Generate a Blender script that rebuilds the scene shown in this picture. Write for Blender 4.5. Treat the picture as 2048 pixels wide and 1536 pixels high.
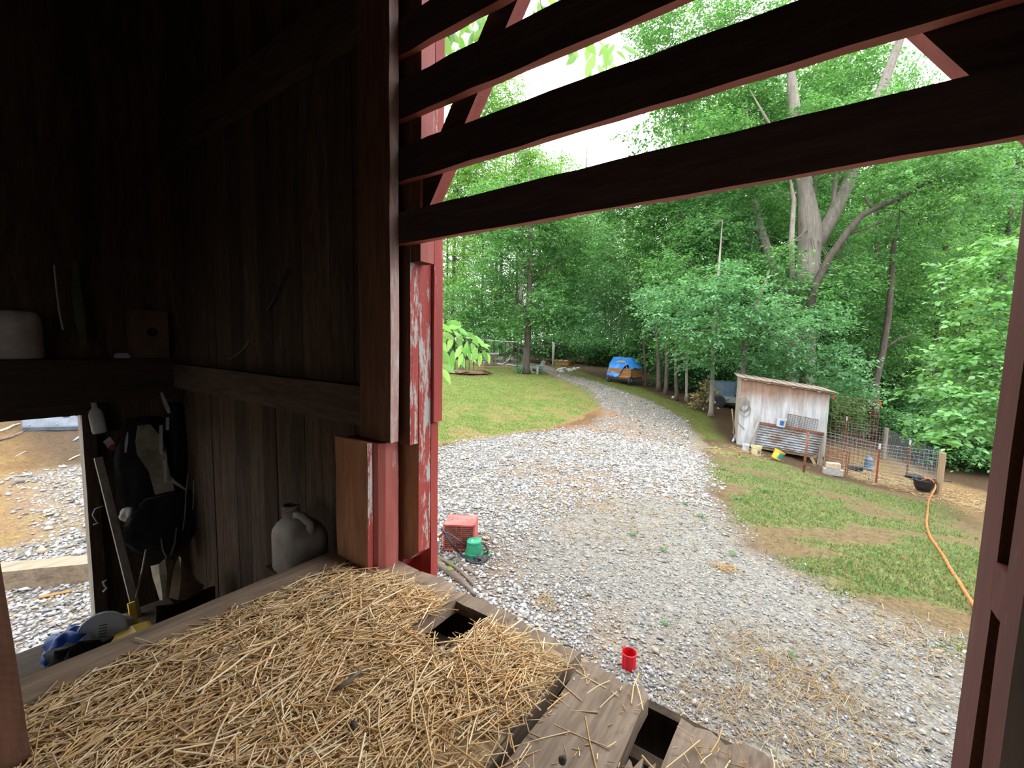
import bpy, math, random
import numpy as np
from mathutils import Vector, Matrix, noise as mnoise
for o in list(bpy.data.objects): bpy.data.objects.remove(o)
SC = bpy.context.scene
COL = SC.collection
random.seed(7); RNG = np.random.default_rng(7)

# ------------------------------------------------------------------ camera
W, H, FPX = 2048, 1536, 855.0
AZ, PI_, RO = (math.radians(a) for a in (-35.2, 5.2, 1.3))
CAM = np.array([0.0, 0.0, 2.30])
FW = np.array([math.sin(AZ)*math.cos(PI_), math.cos(AZ)*math.cos(PI_), -math.sin(PI_)])
_r0 = np.array([math.cos(AZ), -math.sin(AZ), 0.0]); _u0 = np.cross(_r0, FW)
RT = _r0*math.cos(RO) + _u0*math.sin(RO); UP = -_r0*math.sin(RO) + _u0*math.cos(RO)
cd = bpy.data.cameras.new('camera'); cam = bpy.data.objects.new('camera', cd); COL.objects.link(cam)
cd.sensor_width = 36.0; cd.lens = FPX/W*36.0; cd.clip_start = 0.02; cd.clip_end = 400
m = Matrix.Identity(4)
for i in range(3): m[i][0], m[i][1], m[i][2], m[i][3] = RT[i], UP[i], -FW[i], CAM[i]
cam.matrix_world = m
SC.camera = cam

# ------------------------------------------------------------------ sky, exposure
SC.view_settings.view_transform = 'Standard'; SC.view_settings.look = 'None'
SC.view_settings.gamma = 1.0; SC.view_settings.use_curve_mapping = False
SC.view_settings.exposure = 0.92
SC.cycles.max_bounces = 7; SC.cycles.diffuse_bounces = 5; SC.cycles.adaptive_threshold = 0.02
wd = bpy.data.worlds.new('overcast_sky'); SC.world = wd; wd.use_nodes = True
nt = wd.node_tree; nt.nodes.clear()
def wn(t): return nt.nodes.new(t)
tc = wn('ShaderNodeTexCoord'); sx = wn('ShaderNodeSeparateXYZ'); mr = wn('ShaderNodeMapRange')
bg = wn('ShaderNodeBackground'); wo = wn('ShaderNodeOutputWorld')
nt.links.new(tc.outputs['Generated'], sx.inputs[0]); nt.links.new(sx.outputs['Z'], mr.inputs['Value'])
mr.inputs['From Min'].default_value = 0; mr.inputs['From Max'].default_value = 1
mr.inputs['To Min'].default_value = 1.7; mr.inputs['To Max'].default_value = 3.7      # overcast: brighter overhead
bg.inputs['Color'].default_value = (0.95, 0.98, 1.0, 1)
nt.links.new(mr.outputs['Result'], bg.inputs['Strength']); nt.links.new(bg.outputs[0], wo.inputs[0])

# ------------------------------------------------------------------ pixel -> place
def ray(x, y): return FW + RT*(x-W/2)/FPX - UP*(y-H/2)/FPX
def onx(x, y, X): d = ray(x, y); return CAM + d*((X-CAM[0])/d[0])
def ony(x, y, Y): d = ray(x, y); return CAM + d*((Y-CAM[1])/d[1])
def onz(x, y, Z): d = ray(x, y); return CAM + d*((Z-CAM[2])/d[2])
def onp(x, y, P, N): d = ray(x, y); return CAM + d*(((np.asarray(P)-CAM)@N)/(d@N))
def atd(x, y, dist): return CAM + ray(x, y)*dist            # dist along the view axis
def proj(p):
    v = np.asarray(p, float)-CAM; z = v@FW
    return W/2+FPX*(v@RT)/z, H/2-FPX*(v@UP)/z, z

# ------------------------------------------------------------------ terrain
CTRL = np.array([(0,0,0),(-4,2,0),(2,3,0),(-3,3.4,0),(-6,0,0),(-7,7,.05),(-.9,2.85,0),(1.3,5.5,-.1),(-2,16.4,-.92),(1.0,16.8,-1.42),
  (2.6,15.6,-1.5),(-15,23,.55),(-10.2,27.4,0),(-22,15,.65),(-12,13,.32),(-5.5,14,-.35),(4.5,17,-1.75),(3.4,13.2,-1.25),(-6,22,-.45),(-25,35,1.0),(-14,34,.45),(0,30,-1.6),
  (12,20,-2),(10,5,-.5),(-30,10,.8),(-20,45,1.2),(8,40,-2.2),(-12,0,0),(-12,-6,0),(30,30,-2.6),(-40,30,1.5),(-40,60,2.2),(0,-6,0),(-3,9,-.12),(-1,6,-.03),
  (-40,-5,.6),(40,0,-1.5),(0,80,-2.5),(60,60,-3),(-80,40,2.5),(-60,90,3)], float)
def _rbf():
    X = CTRL[:, :2]; D = np.linalg.norm(X[:, None]-X[None], axis=2)
    K = np.sqrt(D*D+4.0); n = len(X)
    A = np.zeros((n+1, n+1)); A[:n, :n] = K; A[:n, n] = 1; A[n, :n] = 1
    A[:n, :n] += np.eye(n)*-0.02
    return np.linalg.solve(A, np.append(CTRL[:, 2], 0))
_w = _rbf()
def hgt(x, y):
    x = np.asarray(x, float); y = np.asarray(y, float); s = x.shape
    q = np.stack([x.ravel(), y.ravel()], 1); out = np.zeros(len(q))
    for i, c in enumerate(CTRL): out += _w[i]*np.sqrt(((q-c[:2])**2).sum(1)+4.0)
    out += _w[-1]
    return out.reshape(s) if s else float(out[0])
def gnd(x, y, far=120):
    d = ray(x, y); t = 1.5; last = t
    ts = np.geomspace(1.2, far, 700); p = CAM[None]+d[None]*ts[:, None]
    below = np.where(p[:, 2] < hgt(p[:, 0], p[:, 1]))[0]
    if not len(below): return CAM+d*far
    k = below[0]; a, b = ts[max(0, k-1)], ts[k]
    for _ in range(24):
        c = (a+b)/2; q = CAM+d*c
        if q[2] < hgt(q[0], q[1]): b = c
        else: a = c
    q = CAM+d*b; q[2] = hgt(q[0], q[1]); return q
def depth(p): return float((np.asarray(p)-CAM)@FW)

# ------------------------------------------------------------------ materials
MATS = {}
def new_mat(name):
    mt = bpy.data.materials.new(name); mt.use_nodes = True; mt.node_tree.nodes.clear(); MATS[name] = mt; return mt
class NT:
    def __init__(s, mt): s.t = mt.node_tree
    def n(s, typ, **kw):
        nd = s.t.nodes.new(typ)
        for k, v in kw.items():
            if k.startswith('i_'): nd.inputs[k[2:].replace('_', ' ')].default_value = v
            else: setattr(nd, k, v)
        return nd
    def l(s, a, b): s.t.links.new(a, b)
def c4(c): return (c[0], c[1], c[2], 1.0)
def ramp(T, fac, stops):
    r = T.n('ShaderNodeValToRGB'); e = r.color_ramp.elements
    e[0].position, e[0].color = stops[0][0], c4(stops[0][1]); e[1].position, e[1].color = stops[-1][0], c4(stops[-1][1])
    for p, c in stops[1:-1]:
        q = e.new(p); q.color = c4(c)
    T.l(fac, r.inputs[0]); return r.outputs[0]
def mixc(T, fac, a, b, blend='MIX'):
    mx = T.n('ShaderNodeMix', data_type='RGBA', blend_type=blend)
    if hasattr(fac, 'links'): T.l(fac, mx.inputs[0])
    else: mx.inputs[0].default_value = fac
    for v, s in ((a, 6), (b, 7)):
        if hasattr(v, 'links'): T.l(v, mx.inputs[s])
        else: mx.inputs[s].default_value = c4(v)
    return mx.outputs[2]
def coords(T, scale=(1, 1, 1), shift=True):
    t = T.n('ShaderNodeTexCoord'); mp = T.n('ShaderNodeMapping'); mp.inputs['Scale'].default_value = scale
    T.l(t.outputs['Object'], mp.inputs['Vector'])
    if shift:
        oi = T.n('ShaderNodeObjectInfo'); mu = T.n('ShaderNodeMath', operation='MULTIPLY'); mu.inputs[1].default_value = 37.0
        T.l(oi.outputs['Random'], mu.inputs[0]); cb = T.n('ShaderNodeCombineXYZ')
        for i in range(3): T.l(mu.outputs[0], cb.inputs[i])
        T.l(cb.outputs[0], mp.inputs['Location'])
    return mp.outputs[0]
def finish(T, col, rough=.8, bumpfac=None, bump=.3, dist=.01, spec=.2, metal=0.0, alpha=None):
    p = T.n('ShaderNodeBsdfPrincipled'); o = T.n('ShaderNodeOutputMaterial')
    if hasattr(col, 'links'): T.l(col, p.inputs['Base Color'])
    else: p.inputs['Base Color'].default_value = c4(col)
    p.inputs['Roughness'].default_value = rough; p.inputs['Specular IOR Level'].default_value = spec; p.inputs['Metallic'].default_value = metal
    if bumpfac is not None:
        b = T.n('ShaderNodeBump'); b.inputs['Strength'].default_value = bump; b.inputs['Distance'].default_value = dist
        T.l(bumpfac, b.inputs['Height']); T.l(b.outputs[0], p.inputs['Normal'])
    T.l(p.outputs[0], o.inputs['Surface']); return p
def vary(T, col, amt=.35):
    oi = T.n('ShaderNodeObjectInfo'); mr = T.n('ShaderNodeMapRange'); mr.inputs['To Min'].default_value = 1-amt; mr.inputs['To Max'].default_value = 1+amt
    T.l(oi.outputs['Random'], mr.inputs['Value'])
    h = T.n('ShaderNodeHueSaturation'); T.l(mr.outputs['Result'], h.inputs['Value']); T.l(col, h.inputs['Color']); return h.outputs['Color']
def noise(T, vec, scale, detail=4, rough=.6, dist=0.0):
    n = T.n('ShaderNodeTexNoise'); n.inputs['Scale'].default_value = scale; n.inputs['Detail'].default_value = detail
    n.inputs['Roughness'].default_value = rough; n.inputs['Distortion'].default_value = dist; T.l(vec, n.inputs['Vector']); return n.outputs['Fac']
GR = {'x': (.12, 1, 1), 'y': (1, .12, 1), 'z': (1, 1, .12)}
def wood(name, dark, mid, light, grain='z', scale=26, amt=.25, rough=.85, bump=.5, saw=False):
    mt = new_mat(name); T = NT(mt); v = coords(T, GR[grain])
    f = noise(T, v, scale, 6, .65, .4); f2 = noise(T, v, scale*4.2, 3, .6)
    col = ramp(T, f, [(.3, dark), (.5, mid), (.72, light)])
    col = mixc(T, .35, col, ramp(T, f2, [(.35, dark), (.65, light)]))
    h = f2
    if saw:
        vv = coords(T, (1, 1, 1)); wv = T.n('ShaderNodeTexWave', wave_type='BANDS', bands_direction='DIAGONAL')
        wv.inputs['Scale'].default_value = 34; wv.inputs['Distortion'].default_value = 5.0; wv.inputs['Detail'].default_value = 2; T.l(vv, wv.inputs['Vector'])
        col = mixc(T, .09, col, ramp(T, wv.outputs['Fac'], [(.2, dark), (.8, light)]))
    col = vary(T, col, amt); finish(T, col, rough, h, bump, .003); return mt
def paint(name, base, dark, chip, lo=.55, hi=.6, grain='z', scale=20, rough=.6):
    mt = new_mat(name); T = NT(mt); v = coords(T, GR[grain]); v2 = coords(T, (1, 1, .22))
    f = noise(T, v, scale, 5, .7); g = noise(T, v2, 15, 8, .8); g2 = noise(T, v, 95, 5, .75)
    ad = T.n('ShaderNodeMath', operation='MULTIPLY_ADD'); T.l(g2, ad.inputs[0]); ad.inputs[1].default_value = .45; T.l(g, ad.inputs[2])
    mr = T.n('ShaderNodeMapRange'); mr.inputs['From Min'].default_value = lo+.22; mr.inputs['From Max'].default_value = hi+.22; T.l(ad.outputs[0], mr.inputs['Value'])
    col = mixc(T, mr.outputs['Result'], ramp(T, f, [(.3, dark), (.65, base)]), chip)
    finish(T, col, rough, f, .35, .003, .25); return mt
def plain(name, c, rough=.5, amt=.12, scale=8, metal=0, spec=.3, bump=.1, c2=None, lo=.35, hi=.65):
    mt = new_mat(name); T = NT(mt); v = coords(T); f = noise(T, v, scale, 4, .6)
    a = tuple(x*(1-amt) for x in c); b = c2 or tuple(min(1, x*(1+amt)) for x in c)
    finish(T, ramp(T, f, [(lo, a), (hi, b)]), rough, f, bump, .004, spec, metal); return mt

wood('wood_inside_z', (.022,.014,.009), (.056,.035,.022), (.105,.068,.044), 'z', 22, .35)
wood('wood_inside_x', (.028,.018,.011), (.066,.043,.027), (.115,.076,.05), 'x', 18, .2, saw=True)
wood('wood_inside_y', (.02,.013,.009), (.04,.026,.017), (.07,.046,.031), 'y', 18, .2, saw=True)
wood('wood_jamb', (.05,.022,.013), (.10,.045,.027), (.15,.07,.043), 'z', 16, .12, saw=True)
wood('wood_post', (.19,.085,.043), (.32,.15,.078), (.43,.22,.12), 'z', 14, .12, saw=True)
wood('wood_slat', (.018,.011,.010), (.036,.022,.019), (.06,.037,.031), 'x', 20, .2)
wood('plank_floor', (.10,.07,.05), (.2,.145,.105), (.3,.225,.17), 'y', 20, .18, bump=.9)
wood('plank_edge', (.15,.1,.07), (.26,.18,.125), (.36,.26,.185), 'y', 16, .1, bump=.8)
wood('wood_grey', (.13,.11,.09), (.24,.2,.16), (.34,.29,.24), 'z', 18, .15)
wood('wood_weathered_x', (.09,.075,.06), (.17,.14,.11), (.25,.21,.17), 'x', 18, .15)
wood('timber', (.10,.08,.055), (.2,.16,.11), (.28,.23,.165), 'y', 12, .1, bump=.9)
wood('wood_tan', (.2,.14,.08), (.3,.215,.13), (.4,.3,.19), 'z', 16, .15)
wood('wood_orange', (.16,.07,.02), (.26,.125,.04), (.34,.18,.07), 'x', 8, .2)
wood('bark', (.035,.028,.022), (.075,.06,.048), (.125,.105,.086), 'z', 9, .25, bump=1.0)
wood('bark_grey', (.10,.085,.07), (.2,.175,.15), (.3,.27,.235), 'z', 5, .1, bump=1.0)
wood('root_wood', (.06,.045,.035), (.12,.09,.072), (.2,.16,.13), 'x', 14, .2, bump=1.0)
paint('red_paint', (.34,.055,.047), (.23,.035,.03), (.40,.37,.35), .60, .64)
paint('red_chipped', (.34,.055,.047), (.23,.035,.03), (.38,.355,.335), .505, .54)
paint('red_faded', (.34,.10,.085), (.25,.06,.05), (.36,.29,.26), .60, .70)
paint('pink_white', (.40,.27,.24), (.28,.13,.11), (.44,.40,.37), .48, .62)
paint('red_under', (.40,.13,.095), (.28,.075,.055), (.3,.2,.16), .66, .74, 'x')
paint('red_shaded', (.085,.016,.014), (.05,.010,.009), (.12,.09,.08), .64, .7)  # barn red with the right jamb's shade put into its colour
paint('tan_edge', (.13,.10,.075), (.08,.06,.045), (.06,.02,.016), .62, .7)

# ------------------------------------------------------------------ mesh tools
OFF = {}
def M(n): return MATS[n]
def tag(o, label=None, cat=None, group=None, kind=None):
    for k, v in (('label', label), ('category', cat), ('group', group), ('kind', kind)):
        if v: o[k] = v
    return o
def thing(name, label, cat, loc=(0, 0, 0), group=None, kind=None, rot=None):
    o = bpy.data.objects.new(name, None); COL.objects.link(o); o.location = Vector([float(a) for a in loc]); o.empty_display_size = .05
    if rot is not None: o.rotation_euler = rot; OFF[o.name] = np.zeros(3)
    else: OFF[o.name] = np.array([float(a) for a in loc])
    return tag(o, label, cat, group, kind)
def local_thing(*a, rz=0.0, rx=0.0, ry=0.0, **k): return thing(*a, rot=(rx, ry, rz), **k)
class MB:
    def __init__(s): s.v = []; s.f = []; s.m = []
    def add(s, vs, fs, mi=0):
        b = len(s.v); s.v += [tuple(float(c) for c in p) for p in vs]
        s.f += [tuple(b+i for i in q) for q in fs]; s.m += (list(mi) if hasattr(mi, '__len__') else [mi]*len(fs)); return s
    # face order: -x +x -y +y -z +z
    def box(s, x0, x1, y0, y1, z0, z1, mi=0):
        vs = [(x, y, z) for x in (x0, x1) for y in (y0, y1) for z in (z0, z1)]
        return s.add(vs, [(0,1,3,2), (4,6,7,5), (0,4,5,1), (2,3,7,6), (0,2,6,4), (1,5,7,3)], mi)
    def obox(s, c, ax, ay, az, mi=0):
        c, ax, ay, az = (np.asarray(q, float) for q in (c, ax, ay, az))
        vs = [c+i*ax+j*ay+k*az for i in (-1, 1) for j in (-1, 1) for k in (-1, 1)]
        return s.add(vs, [(0,1,3,2), (4,6,7,5), (0,4,5,1), (2,3,7,6), (0,2,6,4), (1,5,7,3)], mi)
    # a rough board: length axis L, jittered cross-section every segment; mi = 4 side materials (-a,+a,-b,+b) and the ends
    def plank(s, lo, hi, axis, seg=6, jit=.003, mi=(0,)*6, rag0=0, rag1=0, seed=0, bow=0):
        rr = random.Random(seed+int(abs(lo[0]*977+lo[1]*313+lo[2]*71)*10)); a, b = [i for i in range(3) if i != axis]
        rings = []
        for k in range(seg+1):
            t = k/seg; base = lo[axis]+(hi[axis]-lo[axis])*t; bo = bow*math.sin(math.pi*t)
            ring = []
            for (i, j) in ((0, 0), (1, 0), (1, 1), (0, 1)):
                p = [0, 0, 0]; p[axis] = base
                if k == 0: p[axis] -= rr.uniform(0, rag0)
                if k == seg: p[axis] += rr.uniform(0, rag1)
                p[a] = (lo[a], hi[a])[i]+rr.uniform(-jit, jit); p[b] = (lo[b], hi[b])[j]+rr.uniform(-jit, jit)*.6+bo
                ring.append(p)
            rings.append(ring)
        vs = [p for r in rings for p in r]; fs = []; ms = []
        for k in range(seg):
            o = 4*k
            for q, mm in (((0, 1), mi[2]), ((1, 2), mi[1]), ((2, 3), mi[3]), ((3, 0), mi[0])):
                fs.append((o+q[0], o+q[1], o+4+q[1], o+4+q[0])); ms.append(mm)
        fs += [(3, 2, 1, 0), (4*seg, 4*seg+1, 4*seg+2, 4*seg+3)]; ms += [mi[4], mi[5]]
        return s.add(vs, fs, ms)
    def tube(s, pts, rad, n=8, mi=0, cap=True):
        pts = [np.asarray(p, float) for p in pts]; m = len(pts)
        if not hasattr(rad, '__len__'): rad = [rad]*m
        vs = []; u = None
        for i in range(m):
            t = pts[min(i+1, m-1)]-pts[max(i-1, 0)]; t = t/(np.linalg.norm(t)+1e-9)
            if u is None: u = np.cross(t, (0, 0, 1) if abs(t[2]) < .9 else (1, 0, 0))
            u = u-t*(u@t); u /= np.linalg.norm(u)+1e-9; w = np.cross(t, u)
            for k in range(n):
                a = 2*math.pi*k/n; vs.append(pts[i]+rad[i]*(math.cos(a)*u+math.sin(a)*w))
        fs = [(i*n+k, i*n+(k+1) % n, (i+1)*n+(k+1) % n, (i+1)*n+k) for i in range(m-1) for k in range(n)]
        if cap: fs += [tuple(range(n-1, -1, -1)), tuple((m-1)*n+k for k in range(n))]
        return s.add(vs, fs, mi)
    def lathe(s, prof, n=20, mat=None, mi=0, mis=None, closed=False):
        vs = []
        for r, z in prof:
            for k in range(n):
                a = 2*math.pi*k/n; p = Vector((r*math.cos(a), r*math.sin(a), z)); vs.append(mat @ p if mat is not None else p)
        fs = []; ms = []
        for i in range(len(prof)-1):
            for k in range(n): fs.append((i*n+k, i*n+(k+1) % n, (i+1)*n+(k+1) % n, (i+1)*n+k)); ms.append(mis[i] if mis else mi)
        if prof[0][0] > 0: fs.append(tuple(range(n-1, -1, -1))); ms.append(mis[0] if mis else mi)
        if closed: fs.append(tuple((len(prof)-1)*n+k for k in range(n))); ms.append(mis[-1] if mis else mi)
        return s.add(vs, fs, ms)
    def grid(s, fn, nu, nv, mi=0):
        vs = [fn(i/nu, j/nv) for j in range(nv+1) for i in range(nu+1)]
        return s.add(vs, [(j*(nu+1)+i, j*(nu+1)+i+1, (j+1)*(nu+1)+i+1, (j+1)*(nu+1)+i) for j in range(nv) for i in range(nu)], mi)
    def build(s, name, mats, parent=None, smooth=False, bevel=0, label=None, thick=0):
        me = bpy.data.meshes.new(name); off = OFF.get(parent.name, np.zeros(3)) if parent is not None else np.zeros(3)
        me.from_pydata([tuple(np.asarray(p)-off) for p in s.v], [], s.f)
        for q in (mats if isinstance(mats, (list, tuple)) else [mats]): me.materials.append(M(q))
        me.polygons.foreach_set('material_index', s.m)
        if smooth: me.polygons.foreach_set('use_smooth', [True]*len(s.f))
        me.update(); o = bpy.data.objects.new(name, me); COL.objects.link(o)
        if parent is not None: o.parent = parent; OFF[o.name] = off
        if bevel:
            b = o.modifiers.new('b', 'BEVEL'); b.width = bevel; b.segments = 2; b.limit_method = 'ANGLE'
        if thick:
            t = o.modifiers.new('t', 'SOLIDIFY'); t.thickness = thick; t.offset = 0
        if label: o['label'] = label
        return o
def copy_tree(o, parent=None):
    c = o.copy(); COL.objects.link(c); c.parent = parent; OFF[c.name] = OFF.get(o.name, np.zeros(3))
    for ch in list(o.children): copy_tree(ch, c)
    return c
def arr_mesh(name, V, F4, mats, parent=None, colors=None, attr='Col', smooth=False):
    """V (n,3) array, F4 (m,4) or (m,3) int array"""
    me = bpy.data.meshes.new(name); off = OFF.get(parent.name, np.zeros(3)) if parent is not None else np.zeros(3)
    V = np.asarray(V, np.float32)-off.astype(np.float32); n, k = F4.shape
    me.vertices.add(len(V)); me.vertices.foreach_set('co', V.ravel())
    me.loops.add(n*k); me.loops.foreach_set('vertex_index', F4.astype(np.int32).ravel())
    me.polygons.add(n); me.polygons.foreach_set('loop_start', np.arange(0, n*k, k, dtype=np.int32))
    if smooth: me.polygons.foreach_set('use_smooth', np.ones(n, bool))
    for q in (mats if isinstance(mats, (list, tuple)) else [mats]): me.materials.append(M(q))
    if colors is not None:
        at = me.color_attributes.new(attr, 'FLOAT_COLOR', 'POINT')
        cc = np.ones((len(V), 4), np.float32); cc[:, :3] = colors; at.data.foreach_set('color', cc.ravel())
    me.update(calc_edges=True); o = bpy.data.objects.new(name, me); COL.objects.link(o)
    if parent is not None: o.parent = parent; OFF[o.name] = off
    return o
def struct(name, label=None): 
    o = thing(name, label, None, (0, 0, 0), kind='structure'); return o

FZ = 1.48      # loft floor level; the yard outside is z = 0
ROOFZ = 4.6
# ------------------------------------------------------------------ barn: floor
floor = struct('floor', 'raised loft floor of worn wide planks with broken ends')
def fplank(x0, x1, y1, z=FZ, y0=-3.2, th=.045, mats=('plank_floor',), seg=14, jag=0.0, seed=1, tilt=0.0):
    """plank along y with a ragged, weathered front end"""
    rr = random.Random(seed); mb = MB(); n = 7 if jag > .012 else 5
    ys = list(np.linspace(y0, .2, 4)) + list(np.linspace(.35, 1.0, seg-4))
    jags = [rr.uniform(-jag, jag) for _ in range(n+1)]
    def wob(i): return (rr.random()-.5)*.006
    el = [wob(0) for _ in ys]; er = [wob(0) for _ in ys]
    rings = []
    for k, yy in enumerate(ys):
        t = (yy-ys[0])/(ys[-1]-ys[0]); row = []
        for i in range(n+1):
            u = i/n; x = x0+(x1-x0)*u+(el[k] if i == 0 else er[k] if i == n else 0)
            y = min(yy, 1e9) if k < len(ys)-1 else 1.0
            # front end
            ye = y1+jags[i]; yv = y0+(ye-y0)*((y-y0)/(1.0-y0))
            cup = .004*math.cos((u-.5)*math.pi) + rr.uniform(-.0012, .0012) - (.008*max(0, (yv-(y1-.06))/.06) if jag else 0)
            row.append((x, yv, z+cup+tilt*(u-.5)))
        rings.append(row)
    vs = [p for r in rings for p in r]; b = len(vs); vs += [(p[0], p[1], p[2]-th) for p in vs]; q = n+1
    fs = [(k*q+i, k*q+i+1, (k+1)*q+i+1, (k+1)*q+i) for k in range(len(ys)-1) for i in range(n)]
    fs += [(b+(k+1)*q+i, b+(k+1)*q+i+1, b+k*q+i+1, b+k*q+i) for k in range(len(ys)-1) for i in range(n)]
    for k in range(len(ys)-1):
        fs += [(k*q, (k+1)*q, b+(k+1)*q, b+k*q), ((k+1)*q+n, k*q+n, b+k*q+n, b+(k+1)*q+n)]
    e = (len(ys)-1)*q
    for i in range(n): fs += [(e+i, e+i+1, b+e+i+1, b+e+i), (i+1, i, b+i, b+i+1)]
    mb.add(vs, fs); return mb.build('plank', list(mats), floor)
fplank(-1.47, -1.365, .93, FZ+.012, mats=('plank_edge',), seed=3)
fplank(-1.36, -1.125, 1.03, FZ+.004, mats=('plank_edge',), jag=.006, seed=4)
fplank(-1.12, -.892, 1.03, FZ, jag=.02, seed=5)
fplank(-.886, -.742, .80, FZ-.006, jag=.03, seed=6)
fplank(-.738, -.462, 1.015, FZ, jag=.02, seed=7)
fplank(-.432, -.262, .975, FZ+.008, jag=.014, seed=8, tilt=-.008)
fplank(-.252, -.196, .80, FZ-.004, jag=.03, seed=9)
fplank(-.19, .03, .955, FZ, jag=.03, seed=10)
fplank(.036, .27, .97, FZ, jag=.02, seed=11)
for k in range(7): fplank(.276+k*.25, .52+k*.25, .98, FZ, jag=.01, seed=12+k)
mb = MB(); mb.plank((-1.5, .90, 1.22), (2.2, .935, 1.37), 0, 12, .004); mb.build('rim_joist', 'wood_inside_x', floor)
mb = MB(); mb.plank((-.90, .975, 1.44), (-.69, 1.035, 1.472), 0, 5, .004); mb.build('nailer', 'plank_floor', floor, label='short grey board across the broken plank')
for k, yy in enumerate((-2.2, -1.2, -.2, .55)):
    mb = MB(); mb.plank((-1.46, yy, 1.24), (2.2, yy+.06, 1.43), 0, 6, .003); mb.build('joist', 'wood_inside_x', floor)
mb = MB(); mb.plank((-1.84, .82, 1.30), (-1.475, 1.035, 1.345), 0, 6, .003); mb.build('ledge_board', 'wood_inside_x', floor, label='dark ledge board against the front boards')

# ------------------------------------------------------------------ barn: front wall
wf = struct('wall_front', 'dark vertical board wall with an open slatted bay')
rr = random.Random(11)
x = -3.5; k = 0; CRACKS = [ony(q_, 500, 1.06)[0] for q_ in (430, 548, 606, 662)]
while x < -1.36:
    w_ = rr.uniform(.13, .21); g = rr.choice((0, .0008, .003, .0015))
    for q_ in CRACKS:
        if x+.07 < q_ < x+w_+.07: w_ = q_-x; g = .0042
    mb = MB(); yo = rr.uniform(-.004, .006)
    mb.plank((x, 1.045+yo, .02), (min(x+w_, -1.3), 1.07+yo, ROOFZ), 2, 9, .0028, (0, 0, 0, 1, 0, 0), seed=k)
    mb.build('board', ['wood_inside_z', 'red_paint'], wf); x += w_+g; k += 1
mb = MB(); mb.plank((-3.46, .985, 1.98), (-1.34, 1.04, 2.13), 0, 10, .004); mb.build('girt', 'wood_inside_x', wf, label='heavy horizontal girt across the boards')
mb = MB(); mb.plank((-3.46, .985, 3.40), (-1.34, 1.04, 3.58), 0, 10, .004); mb.build('girt', 'wood_inside_x', wf, label='upper horizontal girt high in the dark')
mb = MB(); mb.plank((-3.46, .985, .45), (-1.34, 1.04, .6), 0, 8, .004); mb.build('girt', 'wood_inside_x', wf)
# left jamb of the bay, layer by layer outwards
mb = MB(); mb.plank((-1.352, .95, 1.952), (-1.18, .987, ROOFZ), 2, 14, .0022, (0, 1, 0, 0, 0, 0), seed=2); mb.build('jamb_board', ['wood_jamb', 'pink_white'], wf, label='rough sawn brown jamb board with a pale painted edge')
mb = MB(); mb.plank((-1.36, 1.02, 1.935), (-1.16, 1.058, ROOFZ), 2, 14, .002, (0, 1, 0, 0, 0, 0), seed=3); mb.build('jamb_board', ['wood_jamb', 'red_chipped'], wf, label='second jamb board with a chipped red edge')
mb = MB(); mb.plank((-1.156, 1.02, 2.575), (-1.108, 1.083, ROOFZ), 2, 9, .002, (0, 1, 0, 0, 0, 0), seed=4); mb.build('jamb_stub', ['wood_jamb', 'red_faded'], wf, label='short pink red post ending above the opening')
# outer corner board, broken away at the bottom
mb = MB(); zs = [1.41, 1.445, 1.46, 1.475, 1.50, 1.9, 2.4, 3.2, ROOFZ]; cut = [-1.262, -1.245, -1.205, -1.19, -1.16, -1.16, -1.161, -1.16, -1.16]
vs = []
for z_, c_ in zip(zs, cut):
    vs += [(-1.36, 1.062, z_), (c_, 1.062, z_+(.02 if z_ < 1.6 else 0)), (c_, 1.12, z_+(.015 if z_ < 1.6 else 0)), (-1.36, 1.12, z_)]
fs = []; ms = []
for i in range(len(zs)-1):
    o_ = 4*i; fs += [(o_, o_+1, o_+5, o_+4), (o_+1, o_+2, o_+6, o_+5), (o_+2, o_+3, o_+7, o_+6), (o_+3, o_, o_+4, o_+7)]; ms += [0, 1, 1, 0]
fs += [(3, 2, 1, 0), tuple(4*(len(zs)-1)+i for i in range(4))]; ms += [0, 0]
mb.add(vs, fs, ms); mb.build('corner_board', ['wood_post', 'red_chipped'], wf, label='chipped red corner board rotted away at its foot')
mb = MB(); mb.plank((-1.34, 1.123, 1.30), (-1.158, 1.158, 2.00), 2, 6, .002, (1, 1, 1, 1, 1, 1), seed=5, rag0=.03); mb.build('siding_board', ['red_shaded', 'red_paint'], wf)
mb = MB(); mb.plank((-1.34, 1.123, 2.006), (-1.146, 1.165, ROOFZ), 2, 10, .002, (1, 1, 1, 1, 1, 1), seed=6); mb.build('siding_board', ['red_shaded', 'red_paint'], wf)
# foot post: sawn board nailed onto a red round-edged post
mb = MB(); mb.plank((-1.428, .898, 1.42), (-1.238, .918, 1.950), 2, 8, .0018, (0, 1, 0, 0, 0, 0), seed=7); mb.build('post_facing', ['wood_post', 'red_chipped'], wf, label='brown sawn board facing the foot of the jamb post')
mb = MB(); prof = [(-1.40, .921), (-1.245, .921), (-1.222, .930), (-1.21, .952), (-1.208, .985), (-1.214, 1.012), (-1.25, 1.03), (-1.40, 1.03)]
vs = []; zz = np.linspace(1.41, 1.947, 7)
for z_ in zz: vs += [(a_+rr.uniform(-.0015, .0015), b_, z_) for a_, b_ in prof]
n = len(prof); fs = [(i*n+k, i*n+(k+1) % n, (i+1)*n+(k+1) % n, (i+1)*n+k) for i in range(6) for k in range(n)]; fs += [tuple(range(n-1, -1, -1)), tuple(6*n+k for k in range(n))]
mb.add(vs, fs); mb.build('post', 'red_faded', wf, label='faded red foot post of the jamb')
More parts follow.
